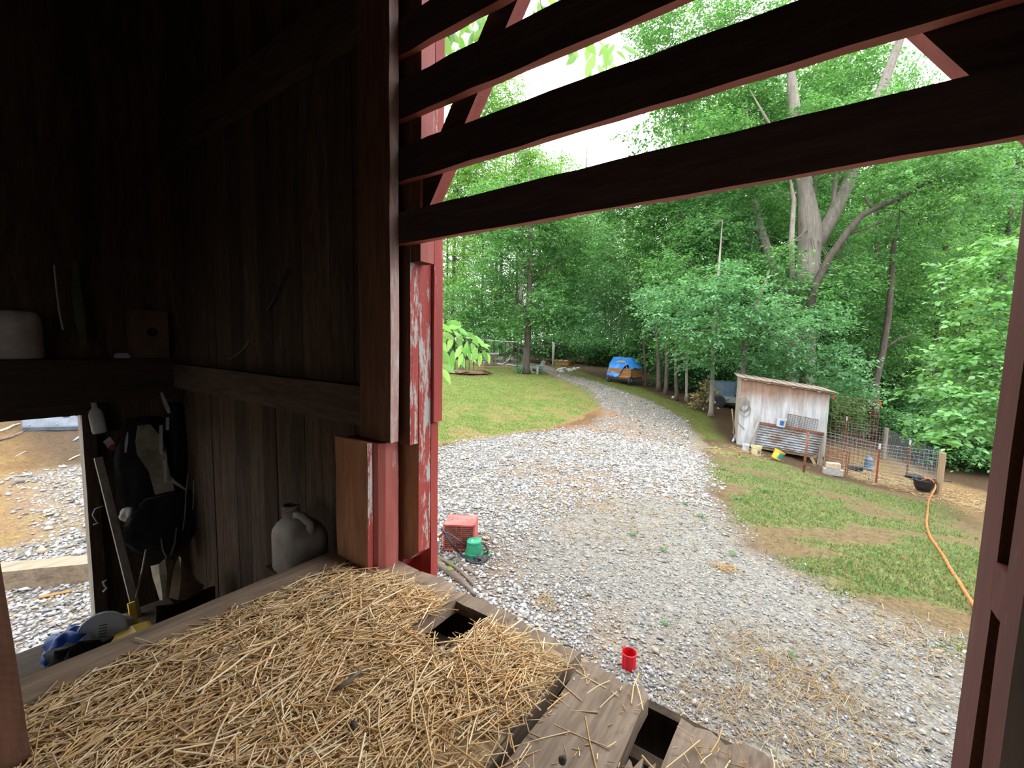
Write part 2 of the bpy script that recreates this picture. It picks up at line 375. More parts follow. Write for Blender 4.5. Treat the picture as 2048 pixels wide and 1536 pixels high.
# slats across the bay
for k, (z0, z1, y_) in enumerate(((2.632, 2.737, .99), (2.836, 2.947, .99), (3.036, 3.156, .99), (3.235, 3.345, .99), (3.436, 3.54, .99), (3.64, 3.745, .99), (3.84, 3.95, .99), (4.05, 4.16, .99), (4.26, 4.36, .99))):
    mb = MB(); mb.plank((-1.30, y_, z0), (.62, y_+.024, z1), 0, 22, .0028, (0, 1, 1, 0, 0, 0), seed=20+k)
    # bottom face is -z = "-b"/index2 ; faces: a=y b=z
    mb.m = [1 if (abs(sum(mb.v[i][2] for i in f)/len(f)-z0) < .02 and len(set(round(mb.v[i][1], 1) for i in f)) >= 1 and max(mb.v[i][2] for i in f)-z0 < .03) else (2 if min(mb.v[i][1] for i in f) > y_+.015 else 0) for f in mb.f]
    mb.build('slat', ['wood_slat', 'red_under', 'red_paint'], wf)
def brace(p0, p1, w_, y0, y1, side, label):
    p0, p1 = np.array(p0, float), np.array(p1, float); d = (p1-p0)/np.linalg.norm(p1-p0); nrm = np.array([d[2], 0, -d[0]])
    mb = MB(); c = (p0+p1)/2; c[1] = (y0+y1)/2
    mb.obox(c, d*np.linalg.norm(p1-p0)/2, (0, (y1-y0)/2, 0), nrm*w_/2, [0, 0, 0, 1, 1, 1]); mb.build('brace', ['wood_slat', 'red_faded'], wf, label=label)
brace((-1.20, 0, 2.65), (-.60, 0, 3.52), .085, 1.03, 1.075, 1, 'diagonal brace behind the slats near the left jamb')
brace((.10, 0, 2.96), (.50, 0, 2.40), .12, 1.03, 1.075, 1, 'diagonal brace behind the slats near the right jamb')
# right jamb; the unseen bay beyond is left open to light the straw
mb = MB(); mb.plank((.275, 1.04, .3), (.45, 1.14, ROOFZ), 2, 14, .003, (1, 0, 0, 1, 0, 0), seed=31); mb.build('jamb_board', ['wood_jamb', 'red_shaded'], wf, label='red outer jamb board with shade in its colour at the right of the bay')
mb = MB(); mb.plank((.292, .972, .3), (.44, 1.038, ROOFZ), 2, 8, .002, (0,)*6, seed=32); mb.build('jamb_core', ['wood_inside_z'], wf)
mb = MB(); mb.plank((.268, .905, .3), (.305, .968, ROOFZ), 2, 14, .002, (1, 0, 2, 0, 0, 0), seed=33); mb.build('jamb_board', ['wood_jamb', 'red_shaded', 'tan_edge'], wf, label='inner right jamb board with a red face and pale edge')
mb = MB(); mb.plank((.306, .885, .9), (.40, .95, 1.90), 2, 8, .003, (0,)*6, seed=34); mb.build('jamb_board', ['wood_inside_z'], wf)
mb = MB(); mb.plank((.306, .875, 1.905), (.40, .95, ROOFZ), 2, 8, .003, (0,)*6, seed=35); mb.build('jamb_board', ['wood_grey'], wf)
mb = MB(); mb.plank((.272, .967, 1.875), (.30, 1.041, 1.955), 1, 2, .002, (1,)*6, seed=36); mb.build('girt_end', ['wood_jamb', 'red_shaded'], wf, label='cut girt end between the right jamb boards')
# red siding below the floor, added to block light under the planks
x = -1.34
for k in range(16):
    mb = MB(); mb.plank((x, .998, .02), (x+.20, 1.02, 1.418+.003*(k % 3)), 2, 4, .002, (1, 1, 0, 1, 0, 0), seed=50+k); mb.build('siding_board', ['wood_inside_z', 'red_paint'], wf); x += .204
# ------------------------------------------------------------------ barn: side wall with the doorway, back, other walls, roof
mb = MB(); mb.plank((-3.56, .93, .02), (-3.44, 1.09, ROOFZ), 2, 10, .003); mb.build('corner_post', 'wood_inside_z', wf)
ws = struct('wall_left', 'dark plank side wall with a doorway to the yard')
y = 1.03; k = 0
while y > -3.4:
    w_ = rr.uniform(.15, .22); y0 = y-w_
    for q_ in (.62, -.86):
        if y > q_+.01 and y0 < q_+.06: y0 = q_
    z0 = .02 if (y0 > .60 or y < -.84) else 1.85
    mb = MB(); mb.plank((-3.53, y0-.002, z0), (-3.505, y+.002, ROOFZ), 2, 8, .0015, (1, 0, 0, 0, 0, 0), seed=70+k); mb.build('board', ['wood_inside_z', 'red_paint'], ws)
    y = y0; k += 1
mb = MB(); mb.plank((-3.50, -3.3, 1.915), (-3.36, 1.03, 2.165), 1, 12, .004); mb.build('header_beam', 'wood_inside_y', ws, label='thick dark beam over the doorway')
mb = MB(); mb.plank((-3.50, -.85, 1.838), (-3.455, .61, 1.908), 1, 6, .002); mb.build('header_trim', 'wood_inside_y', ws, label='thin trim under the doorway beam')
d1 = struct('door_1', 'doorway frame opening onto the gravel')
mb = MB(); mb.plank((-3.56, .565, .02), (-3.46, .622, 1.84), 2, 8, .002, (0, 0, 1, 0, 0, 0)); mb.build('jamb', ['wood_inside_z', 'wood_grey'], d1)
mb = MB(); mb.plank((-3.56, -.87, .02), (-3.46, -.81, 1.84), 2, 6, .002); mb.build('jamb', ['wood_inside_z'], d1)
wb = struct('wall_back', 'dark plank wall behind the loft')
for k in range(30):     # unseen opening added to let daylight onto the straw and posts
    x_ = -3.5+k*.235
    for z0, z1 in (((.02, ROOFZ),) if not -.75 < x_ < 1.9 else ((.02, 1.45), (2.75, ROOFZ))):
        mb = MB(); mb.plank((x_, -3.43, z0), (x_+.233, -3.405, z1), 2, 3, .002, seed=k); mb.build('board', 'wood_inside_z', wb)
wr = struct('wall_right', 'dark plank wall right of the loft')
for k in range(20):
    mb = MB(); mb.plank((3.5, -3.4+k*.235, .02), (3.525, -3.4+k*.235+.233, ROOFZ), 2, 3, .002, seed=k); mb.build('board', 'wood_inside_z', wr)
ce = struct('ceiling', 'dark plank roof deck over the loft')
for k in range(30):
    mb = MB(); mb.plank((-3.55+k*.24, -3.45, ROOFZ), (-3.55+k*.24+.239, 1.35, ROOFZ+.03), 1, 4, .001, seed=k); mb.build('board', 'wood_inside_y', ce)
for k in range(6):
    mb = MB(); mb.plank((-3.4+k*1.25, -3.4, ROOFZ-.16), (-3.35+k*1.25, 1.02, ROOFZ-.003), 1, 6, .002); mb.build('rafter', 'wood_inside_y', ce)
# loft edge skirt, added unseen to keep light from under the floor; foreground post
sk = struct('shade_skirt_1', 'unseen dark boards added to block light below the loft edge')
for k in range(20):
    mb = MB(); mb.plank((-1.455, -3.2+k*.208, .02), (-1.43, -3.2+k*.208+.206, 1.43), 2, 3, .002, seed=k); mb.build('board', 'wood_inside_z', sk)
np_ = thing('wooden_post', 'brown wooden post rising at the loft edge beside the straw', 'post', (-1.15, .03, 1.49))
mb = MB(); mb.plank((-1.24, -.06, 1.488), (-1.15, .090, ROOFZ-.17), 2, 12, .002, (0,)*6); mb.v = [(a, b-(c-1.488)*.043, c) for a, b, c in mb.v]; mb.build('post_body', 'wood_jamb', np_)

# ------------------------------------------------------------------ yard ground
def vnoise(x, y, s, seed=0, oct=4):
    """cheap numpy value noise in 0..1"""
    out = np.zeros_like(x); amp = 1; tot = 0
    for o in range(oct):
        X = x*s+seed*17.3+o*31.7; Y = y*s+seed*9.1+o*11.9; xi = np.floor(X); yi = np.floor(Y); fx = X-xi; fy = Y-yi
        fx = fx*fx*(3-2*fx); fy = fy*fy*(3-2*fy)
        def hsh(a, b):
            q = np.sin(a*127.1+b*311.7+seed*3.3)*43758.5453; return q-np.floor(q)
        v = (hsh(xi, yi)*(1-fx)+hsh(xi+1, yi)*fx)*(1-fy)+(hsh(xi, yi+1)*(1-fx)+hsh(xi+1, yi+1)*fx)*fy
        out += v*amp; tot += amp; amp *= .5; s *= 2.03
    return out/tot
def poly_from_px(pts): return np.array([gnd(*p)[:2] for p in pts])
def sdf(px, py, poly):
    """signed distance to a polygon, negative inside"""
    d = np.full(px.shape, 1e9); ins = np.zeros(px.shape, bool); n = len(poly)
    for i in range(n):
        a, b = poly[i], poly[(i+1) % n]; e = b-a; wx, wy = px-a[0], py-a[1]
        t = np.clip((wx*e[0]+wy*e[1])/(e@e+1e-9), 0, 1); d = np.minimum(d, np.hypot(wx-t*e[0], wy-t*e[1]))
        c = (a[1] <= py) != (b[1] <= py)
        ins ^= c & (px < (b[0]-a[0])*(py-a[1])/(b[1]-a[1]+1e-12)+a[0])
    return np.where(ins, -d, d)
# zones, outlined on the ground
LAWN = poly_from_px([(700,900),(868,888),(900,880),(1000,868),(1090,858),(1150,838),(1190,812),(1192,790),(1165,772),(1120,757),(1075,745),(1050,737),(1000,728),(900,716),(800,712),(650,760)])
ROADS = poly_from_px([(1060,733),(1100,740),(1180,770),(1240,800),(1330,850),(1390,905),(1420,950),(1400,985),(1700,1170),(1935,1300)]) 
GRAV = np.vstack([poly_from_px([(860,900),(930,885),(1010,872),(1100,862),(1180,850),(1215,822),(1190,800),(1150,772),(1105,750),(1065,738),(1020,730),(960,716),(880,700),(880,692),(960,704),(1040,720),(1100,735),(1170,757),(1240,780),(1310,806),(1370,840),(1400,875),(1405,925),(1410,968),(1500,1090),(1700,1195),(1935,1300)]),
   np.array([(3.5,6.5),(8,5),(8,-6),(-14,-6),(-9,4)])])
GRASSR = np.vstack([poly_from_px([(1425,905),(1440,1000),(1470,1075),(1560,1130),(1700,1195),(1935,1300)]), np.array([(4,6.5),(6,8)]), poly_from_px([(1960,1060),(1880,1000),(1750,975),(1650,955),(1560,925),(1470,892),(1440,885)])])
VERGE = poly_from_px([(1110,745),(1170,757),(1240,780),(1310,806),(1370,840),(1405,880),(1440,880),(1420,830),(1340,800),(1280,775),(1215,760),(1140,738),(1110,730)])
RED = [gnd(*p)[:2] for p in ((1215,828),(1190,845),(1240,850),(1290,880),(1170,860))]
PEN = poly_from_px([(1655,940),(1760,970),(1880,995),(1985,1060),(1985,990),(1880,960),(1770,905),(1660,890)])
MULCH = gnd(935, 747)[:2]
DIRTH = gnd(925, 1125)[:2]
rad = np.geomspace(.5, 110, 220); ang = np.radians(np.concatenate([np.linspace(-150, -102, 40), np.linspace(-100, -74, 60), np.linspace(-73, -53, 30), np.linspace(-52, 22, 330), np.linspace(24, 75, 30), np.linspace(80, 210, 34)]))
A, Rr = np.meshgrid(ang, rad, indexing='ij'); GX = Rr*np.sin(A); GY = Rr*np.cos(A)
def zones(x, y):
    n1 = vnoise(x, y, .9, 1)-.5; n2 = vnoise(x, y, 3.5, 2)-.5; n3 = vnoise(x, y, 9, 3)-.5
    wob = n1*.8+n2*.35+n3*.15
    def soft(d, w): return np.clip(.5-d/(2*w), 0, 1)
    lawn = soft(sdf(x, y, LAWN)+wob*.7, .18); grass = soft(sdf(x, y, GRASSR)+wob*1.2, .2)
    verge = soft(sdf(x, y, VERGE)+wob*.8, .25); grav = soft(sdf(x, y, GRAV)+wob*.7, .25); pen = soft(sdf(x, y, PEN)+wob*.4, .3)
    us = (x*.75+y*.35); vs_ = (y*.75-x*.65)
    patch = np.clip((vnoise(us*.55, vs_*1.5, 1.5, 5)-.46)*7, 0, 1)
    grass *= 1-.9*patch
    lawnp = np.clip((vnoise(x, y, .8, 8)-.52)*6, 0, 1)*np.clip((-sdf(x, y, LAWN)), 0, 1)
    edge = np.clip(1-np.abs(sdf(x, y, LAWN))/5.0, 0, 1)**.7
    lawn *= 1-.75*edge*np.clip((vnoise(x, y, 2.2, 9)-.47)*6, 0, 1)
    red = np.zeros_like(x)
    for c in RED: red = np.maximum(red, np.exp(-((x-c[0])**2+(y-c[1])**2)/2.2))
    red *= np.clip(.6+n2*2.2, 0, 1)
    dirth = np.exp(-((x-DIRTH[0])**2+(y-DIRTH[1])**2)/.55)*np.clip(.9+n2*2, 0, 1)
    litter = np.clip((vnoise(x, y, .55, 12)-.5)*4, 0, 1)*np.clip((vnoise(x, y, 4, 13)-.42)*5, 0, 1)
    fine = np.clip((vnoise(x, y, .30, 15)-.36)*5+(x+1.6)*.55-(y-4)*.10, 0, 1)
    mul = np.exp(-(((x-MULCH[0])**2+(y-MULCH[1])**2)/2.0)**2)
    door = np.clip((-x-6.6)*2, 0, 1)*np.clip((1.6-y), 0, 1)          # leaf litter beyond the side door
    return dict(lawn=lawn, grass=grass, verge=verge, grav=grav, pen=pen, red=red, dirth=dirth, litter=litter, fine=fine, mul=mul, door=door, n1=n1, n2=n2, n3=n3)
def groundcol(x, y, Z):
    c = np.zeros(x.shape+(3,)); c[...] = (.075, .05, .032)          # forest floor
    def mix(mask, col, k=1.0):
        q = np.clip(mask*k, 0, 1)[..., None]; c[...] = c*(1-q)+np.asarray(col)*q
    far = np.clip((Z['n1']+.5), 0, 1)
    mix(Z['grav'], (.21,.20,.19)); mix(Z['grav']*(1-Z['fine'])*np.clip(.6+Z['n2']*2, 0, 1), (.25,.238,.225))
    mix(Z['grav']*Z['litter'], (.22,.125,.06), .62); mix(Z['red'], (.22,.115,.06), .85); mix(Z['dirth'], (.13,.08,.045), .95)
    mix(Z['door'], (.19,.105,.045), .85); mix(Z['door']*np.clip(.3+Z['n2']*3, 0, 1), (.2,.16,.05), .6)
    gr = np.clip(.5+Z['n2']*1.6+Z['n1'], 0, 1)[..., None]; gcol = np.array((.095,.155,.035))*gr+np.array((.155,.18,.055))*(1-gr)
    q = np.clip(Z['lawn'], 0, 1)[..., None]; base = np.where(Z['lawn'][..., None] > .02, np.array((.2,.135,.07)), c); c[...] = base*(1-q)+gcol*q
    d0 = sdf(x, y, GRASSR); mix(np.clip(.5-d0/.6, 0, 1), (.15,.10,.062), .9)
    gcol2 = np.array((.09,.145,.045))*gr+np.array((.15,.165,.065))*(1-gr); q = np.clip(Z['grass'], 0, 1)[..., None]; c[...] = c*(1-q)+gcol2*q
    mix(Z['verge'], (.10,.13,.035)); mix(Z['verge']*np.clip(Z['n2']*4, 0, 1), (.16,.10,.05), .7)
    mix(Z['pen'], (.22,.15,.08)); mix(Z['mul'], (.12,.065,.04))
    return c
Zg = zones(GX, GY); GC = groundcol(GX, GY, Zg)
Hh = hgt(GX, GY)+(Zg['n2']*.05+Zg['n3']*.02)*np.clip(Rr/6, .2, 1)
na, nr = GX.shape; idx = np.arange(na*nr).reshape(na, nr)
F = np.stack([idx[:-1, :-1], idx[1:, :-1], idx[1:, 1:], idx[:-1, 1:]], -1).reshape(-1, 4)
mt = new_mat('yard_ground'); T = NT(mt); v = coords(T, shift=False)
at = T.n('ShaderNodeVertexColor', layer_name='Col'); ag = T.n('ShaderNodeVertexColor', layer_name='Grav')
sepg = T.n('ShaderNodeSeparateColor'); T.l(ag.outputs[0], sepg.inputs[0])
def vor(sc):
    q = T.n('ShaderNodeTexVoronoi'); q.inputs['Scale'].default_value = sc; T.l(v, q.inputs['Vector']); return q
v1 = vor(26); v2 = vor(62)
s1 = T.n('ShaderNodeSeparateColor'); T.l(v1.outputs['Color'], s1.inputs[0]); s2 = T.n('ShaderNodeSeparateColor'); T.l(v2.outputs['Color'], s2.inputs[0])
stone1 = ramp(T, s1.outputs[0], [(0, (.10,.096,.092)), (.45, (.20,.195,.19)), (.85, (.30,.295,.29)), (1, (.19,.13,.085))])
stone2 = ramp(T, s2.outputs[0], [(0, (.10,.10,.10)), (.5, (.185,.182,.18)), (.9, (.27,.27,.27)), (1, (.18,.13,.085))])
dk1 = ramp(T, v1.outputs['Distance'], [(.25, (1, 1, 1)), (.65, (.35, .33, .3))]); stone1 = mixc(T, 1, stone1, dk1, 'MULTIPLY')
stone = mixc(T, sepg.outputs[1], stone1, stone2)
tint = mixc(T, .55, stone, at.outputs[0]); col = mixc(T, sepg.outputs[0], at.outputs[0], tint)
nz = noise(T, v, 14, 6, .7); nz2 = noise(T, v, 55, 3, .7)
sp = mixc(T, 1, col, ramp(T, nz, [(.3, (.62,.60,.55)), (.7, (1.35, 1.32, 1.25))]), 'MULTIPLY'); sp = mixc(T, 1, sp, ramp(T, nz2, [(.3, (.7,.7,.68)), (.7, (1.3, 1.3, 1.25))]), 'MULTIPLY')
sub = T.n('ShaderNodeMath', operation='SUBTRACT'); T.l(nz2, sub.inputs[0]); T.l(v1.outputs['Distance'], sub.inputs[1])
finish(T, sp, .95, sub.outputs[0], .8, .03, .1)
V = np.stack([GX.ravel(), GY.ravel(), Hh.ravel()], 1)
ground = arr_mesh('ground', V, F, 'yard_ground', None, GC.reshape(-1, 3), smooth=True)
ga = ground.data.color_attributes.new('Grav', 'FLOAT_COLOR', 'POINT')
gm = np.clip(Zg['grav']*(1-.7*Zg['litter'])*(1-Zg['red'])*(1-Zg['dirth']*.8)*(1-Zg['door']), 0, 1); cc = np.ones((na*nr, 4), np.float32)
cc[:, 0] = gm.ravel(); cc[:, 1] = Zg['fine'].ravel(); ga.data.foreach_set('color', cc.ravel())
tag(ground, 'gravel yard and sloping grass running to the woods', None, None, 'structure')
def gz(x, y):
    x = np.asarray(x, float); y = np.asarray(y, float)
    n2 = vnoise(x, y, 3.5, 2)-.5; n3 = vnoise(x, y, 9, 3)-.5
    return hgt(x, y)+(n2*.05+n3*.02)*np.clip(np.hypot(x, y)/6, .2, 1)

# ---- loose gravel stones
def attr_mat(name, rough=.8, trans=0.0, spec=.2, bright=1.0):
    mt = new_mat(name); T = NT(mt); a = T.n('ShaderNodeVertexColor', layer_name='Col'); o = T.n('ShaderNodeOutputMaterial')
    p = T.n('ShaderNodeBsdfPrincipled'); p.inputs['Roughness'].default_value = rough; p.inputs['Specular IOR Level'].default_value = spec
    T.l(a.outputs[0], p.inputs['Base Color'])
    if trans:
        t = T.n('ShaderNodeBsdfTranslucent'); mx = T.n('ShaderNodeMixShader'); mx.inputs[0].default_value = trans
        T.l(mixc(T, 1, a.outputs[0], (1.25, 1.3, .7), 'MULTIPLY'), t.inputs[0]); T.l(p.outputs[0], mx.inputs[1]); T.l(t.outputs[0], mx.inputs[2]); T.l(mx.outputs[0], o.inputs[0])
    else: T.l(p.outputs[0], o.inputs[0])
    return mt
attr_mat('stone_mix', .85); attr_mat('straw_mix', .6, .12, .25); attr_mat('blade_mix', .6, .35); attr_mat('leaf_mix', .42, .42, .4)
OCT = np.array([(1,.2,0),(-.2,1,.05),(-1,-.15,-.05),(.2,-1,0),(.15,.1,.8),(-.1,-.1,-.7)])
OF = np.array([(0,1,4),(1,2,4),(2,3,4),(3,0,4),(1,0,5),(2,1,5),(3,2,5),(0,3,5)])
def rot_rand(n, up=.5):
    yaw = RNG.uniform(0, 2*np.pi, n); c, s = np.cos(yaw), np.sin(yaw); t = RNG.normal(0, up, n); ct, st = np.cos(t), np.sin(t)
    R = np.zeros((n, 3, 3)); R[:, 0, 0] = c; R[:, 0, 1] = -s*ct; R[:, 0, 2] = s*st; R[:, 1, 0] = s; R[:, 1, 1] = c*ct; R[:, 1, 2] = -c*st; R[:, 2, 1] = st; R[:, 2, 2] = ct
    return R
def stones(N, r0=1.3, r1=13, b0=None, b1=None, grow=1.0):
    rr_ = np.exp(RNG.uniform(math.log(r0), math.log(r1), N)); aa = np.radians(np.where(RNG.random(N) < .22, RNG.uniform(-96, -76, N), RNG.uniform(-52, 19, N)) if b0 is None else RNG.uniform(b0, b1, N)); x = rr_*np.sin(aa); y = rr_*np.cos(aa)
    Z = zones(x, y); inside = (y < 1.1) & (x > -1.4)
    dens = Z['grav']*(1-.5*Z['fine'])*(1-.55*Z['litter'])*(1-.75*Z['dirth'])*(1-.8*Z['red'])*(1-Z['door'])
    keep = (RNG.random(N) < dens) & ~inside; x, y = x[keep], y[keep]; n = len(x); fine = Z['fine'][keep]; dist = np.hypot(x, y)
    s = (RNG.gamma(4, .0027, n)+.005)*(1-.4*fine)*np.clip(.72+dist*.075, .8, 1.6)*grow
    s = s*np.where(RNG.random(n) < .04, RNG.uniform(1.3, 1.9, n), 1.0)
    sc = np.stack([s*RNG.uniform(.8, 1.5, n), s*RNG.uniform(.7, 1.1, n), s*RNG.uniform(.5, .85, n)], 1)
    P = OCT[None]*(1+RNG.normal(0, .16, (n, 6, 3)))*sc[:, None, :]; P = np.einsum('nij,nkj->nki', rot_rand(n), P)
    P += np.stack([x, y, gz(x, y)+s*.25], 1)[:, None]
    g = np.clip(RNG.normal(.30, .085, n)-.06*fine, .10, .5); tint = RNG.random(n); C = np.stack([g, g*.985, g*.975], 1)
    C[tint < .13] *= (1.0, .80, .58); C[tint > .8] *= (.94, .98, 1.03)
    Fa = (OF[None]+np.arange(n)[:, None, None]*6).reshape(-1, 3)
    return P.reshape(-1, 3), Fa, np.repeat(C, 6, 0)
V, F, C = stones(140000)
V2, F2, C2 = stones(30000, 11, 34, -49, -12, 1.05); C2 = C2*np.array((.80,.77,.73)); F2 = F2+len(V); V = np.vstack([V, V2]); F = np.vstack([F, F2]); C = np.vstack([C, C2])
g_ = arr_mesh('gravel', V, F, 'stone_mix', None, C); tag(g_, 'loose white and grey gravel stones spread over the yard', 'gravel', None, 'stuff')
# ---- grass blades
def blades(N, region, hmin, hmax, wid, key, pal, rmax, rmin=3, a0=-75, a1=30):
    rr_ = np.exp(RNG.uniform(math.log(rmin), math.log(rmax), N)); aa = np.radians(RNG.uniform(a0, a1, N)); x = rr_*np.sin(aa); y = rr_*np.cos(aa)
    Z = zones(x, y); keep = RNG.random(N) < Z[key]**1.5; x, y = x[keep], y[keep]; n = len(x); z = gz(x, y)-.005; d = np.hypot(x, y)
    h = RNG.uniform(hmin, hmax, n); yaw = RNG.uniform(0, 2*np.pi, n); lean = RNG.uniform(.2, 1.1, n)*h; w_ = wid*(1+d*.09)
    b = np.stack([x, y, z], 1); s = np.stack([np.cos(yaw), np.sin(yaw), 0*yaw], 1)*w_[:, None]; l = np.stack([-np.sin(yaw), np.cos(yaw), 0*yaw], 1)*lean[:, None]; up = np.stack([0*x, 0*x, h], 1)
    P = np.stack([b-s, b+s, b+up*.6+l*.35+s*.8, b+up+l], 1); F = np.arange(n*4).reshape(n, 4)
    c = np.array(pal)[RNG.integers(0, len(pal), n)]*RNG.uniform(.75, 1.3, n)[:, None]
    return P.reshape(-1, 3), F, np.repeat(c, 4, 0)
V, F, C = blades(200000, GRASSR, .02, .06, .004, 'grass', [(.085,.155,.045),(.105,.17,.055),(.145,.175,.065),(.20,.175,.085),(.085,.14,.05),(.21,.16,.09)], 16)
o = arr_mesh('grass', V, F, 'blade_mix', None, C); tag(o, 'patchy green grass on the slope before the wire pen', 'grass', None, 'stuff')
V, F, C = blades(120000, LAWN, .02, .05, .004, 'lawn', [(.09,.16,.035),(.115,.18,.045),(.15,.185,.055),(.19,.18,.07)], 34, 8, -72, -15)
o = arr_mesh('lawn_grass', V, F, 'blade_mix', None, C); tag(o, 'short yellow green lawn grass inside the bend of the drive', 'grass', None, 'stuff')
V, F, C = blades(30000, VERGE, .02, .06, .004, 'verge', [(.09,.14,.03),(.13,.16,.045),(.10,.16,.04)], 40, 10, -50, -5)
o = arr_mesh('verge_grass', V, F, 'blade_mix', None, C); tag(o, 'thin grass along the drive at the foot of the woods', 'grass', None, 'stuff')

# ------------------------------------------------------------------ straw on the loft
def prisms(P0, D, L, w, h, C):
    n = len(P0); s = np.cross(D, (0, 0, 1.0)); s /= np.linalg.norm(s, axis=1)[:, None]+1e-9; u = np.cross(s, D)
    a = P0-D*L[:, None]/2; mid = P0+s*RNG.normal(0, .04, n)[:, None]*L[:, None]; b = P0+D*L[:, None]/2
    out = []
    for q in (a, mid, b): out += [q+s*w[:, None], q+u*h[:, None], q-s*w[:, None]]
    V = np.stack(out, 1).reshape(-1, 3); f = np.array([(0,1,4,3),(1,2,5,4),(2,0,3,5),(3,4,7,6),(4,5,8,7),(5,3,6,8)])
    F = (f[None]+np.arange(n)[:, None, None]*9).reshape(-1, 4); return V, F, np.repeat(C, 9, 0)
def floor_ok(x, y):
    ok = (x > -1.36) & (x < .24) & (y > -.9) & (y < .965)
    ok &= ~((x > -.885) & (x < -.74) & (y > .77)); ok &= ~((x > -.455) & (x < -.43)); ok &= ~((x > -.255) & (x < -.19) & (y > .76))
    ok &= ~((x < -1.195) & (y > .87)); return ok
def bed(x, y):      # how thick the straw lies
    e = np.clip((x+1.44)/.22, 0, 1)*np.clip((-.40-x)/.16, 0, 1)*np.clip((1.0-y)/.22, 0, 1)
    n = vnoise(x, y, 5, 21); bare = np.clip(1-np.abs(x+1.16+.02*np.sin(y*5))/.05, 0, 1)*np.clip((.78-y)*5, 0, 1)*np.clip((y-.1)*4, 0, 1)
    return np.clip(e*(.35+.9*n)*(1-.8*bare), 0, 1)
SP = [(.78,.54,.28),(.86,.64,.37),(.70,.44,.20),(.90,.75,.51),(.76,.51,.26),(.62,.37,.16),(.82,.61,.39)]
def straws(N, l0, l1, w0, w1, minbed, sparse, lift=.024, pal=SP):
    x = RNG.uniform(-1.46, .25, N); y = RNG.uniform(-.6, 1.0, N); ok = floor_ok(x, y); b = bed(x, y)
    keep = ok & (RNG.random(N) < np.maximum(b*1.1, sparse)); x, y, b = x[keep], y[keep], b[keep]; n = len(x)
    L = RNG.uniform(l0, l1, n)*RNG.uniform(.5, 1, n); th = RNG.normal(.35, .9, n); tilt = RNG.normal(0, .09, n)*(.3+b)
    D = np.stack([np.sin(th)*np.cos(tilt), np.cos(th)*np.cos(tilt), np.sin(tilt)], 1); w = RNG.uniform(w0, w1, n)
    z = FZ+.012+b*RNG.uniform(0, lift, n)
    C = np.array(pal)[RNG.integers(0, len(pal), n)]*RNG.uniform(.75, 1.15, n)[:, None]
    return prisms(np.stack([x, y, z], 1), D, L, w, w*1.1, C)
parts = [straws(26000, .04, .16, .001, .0021, 0, .02), straws(1300, .10, .26, .0014, .0027, 0, .03, .035), straws(40000, .006, .03, .0008, .0017, 0, .05, .022, SP+[(.4,.28,.15),(.5,.36,.2)])]
V = []; F = []; C = []; b0 = 0
for a_, f_, c_ in parts: V.append(a_); F.append(f_+b0); C.append(c_); b0 += len(a_)
o = arr_mesh('straw', np.vstack(V), np.vstack(F), 'straw_mix', None, np.vstack(C)); tag(o, 'loose golden straw covering the loft planks', 'straw', None, 'stuff')
# matted chaff under the loose stems
xs = np.linspace(-1.36, -.47, 90); ys = np.linspace(-.7, .96, 150); Xm, Ym = np.meshgrid(xs, ys, indexing='ij')
Bm = bed(Xm, Ym); Zm = FZ+.002+Bm*.016+(vnoise(Xm, Ym, 40, 4)-.5)*.008*Bm; idx = np.arange(Xm.size).reshape(Xm.shape)
okc = floor_ok(Xm, Ym) & (Bm > .06); q = np.stack([idx[:-1, :-1], idx[1:, :-1], idx[1:, 1:], idx[:-1, 1:]], -1)
okq = okc[:-1, :-1] & okc[1:, :-1] & okc[1:, 1:] & okc[:-1, 1:]
cn = vnoise(Xm, Ym, 60, 7)[..., None]; Cm = np.array((.20,.13,.065))*(1-cn)+np.array((.46,.33,.18))*cn
o = arr_mesh('straw_chaff', np.stack([Xm, Ym, Zm], -1).reshape(-1, 3), q[okq], 'straw_mix', None, Cm.reshape(-1, 3), smooth=True); tag(o, 'fine chaff matted between the straw and the planks', 'straw', None, 'stuff')
# straw wisps blown over the gravel and the pen
def wisps(centres, label, name):
    Ps = []; Ds = []; Ls = []
    for (px, py, sp, n) in centres:
        c = gnd(px, py); x = RNG.normal(c[0], sp, n); y = RNG.normal(c[1], sp, n); Ps.append(np.stack([x, y, gz(x, y)+.012+RNG.uniform(0, .012, n)], 1))
        th = RNG.uniform(0, 6.3, n); Ds.append(np.stack([np.cos(th), np.sin(th), RNG.normal(0, .12, n)], 1)); Ls.append(RNG.uniform(.04, .16, n))
    P = np.vstack(Ps); D = np.vstack(Ds); L = np.concatenate(Ls); n = len(P); dd = np.linalg.norm(P, axis=1)
    Cc = np.array([(.42,.31,.15),(.36,.23,.11),(.30,.17,.075),(.50,.40,.22)])[RNG.integers(0, 4, n)]*RNG.uniform(.7, 1.1, n)[:, None]
    w = .0008+.00032*dd; V, F, C = prisms(P, D, L, w, w, Cc); o = arr_mesh(name, V, F, 'straw_mix', None, C); tag(o, label, 'straw', None, 'stuff')
wisps([(1450,1137,.05,120),(1490,1290,.18,150),(1560,1350,.2,200),(1650,1360,.2,160),(1500,1440,.22,220),(1700,1440,.25,150),(1150,1010,.5,260),(1250,1070,.4,200),(1090,1205,.05,60),(1780,1260,.3,160),(1850,1330,.3,160),(1400,1380,.15,80),(1630,1480,.2,120),(1340,1030,.5,160)], 'wisps of straw blown over the gravel', 'straw_wisps')
wisps([(1700,940,.5,500),(1760,960,.6,500),(1830,970,.6,500),(1920,1000,.8,800),(1960,1010,.7,500),(1500,905,.3,200),(1440,905,.4,200)], 'old straw bedding trampled around the wire pen', 'straw_bedding')

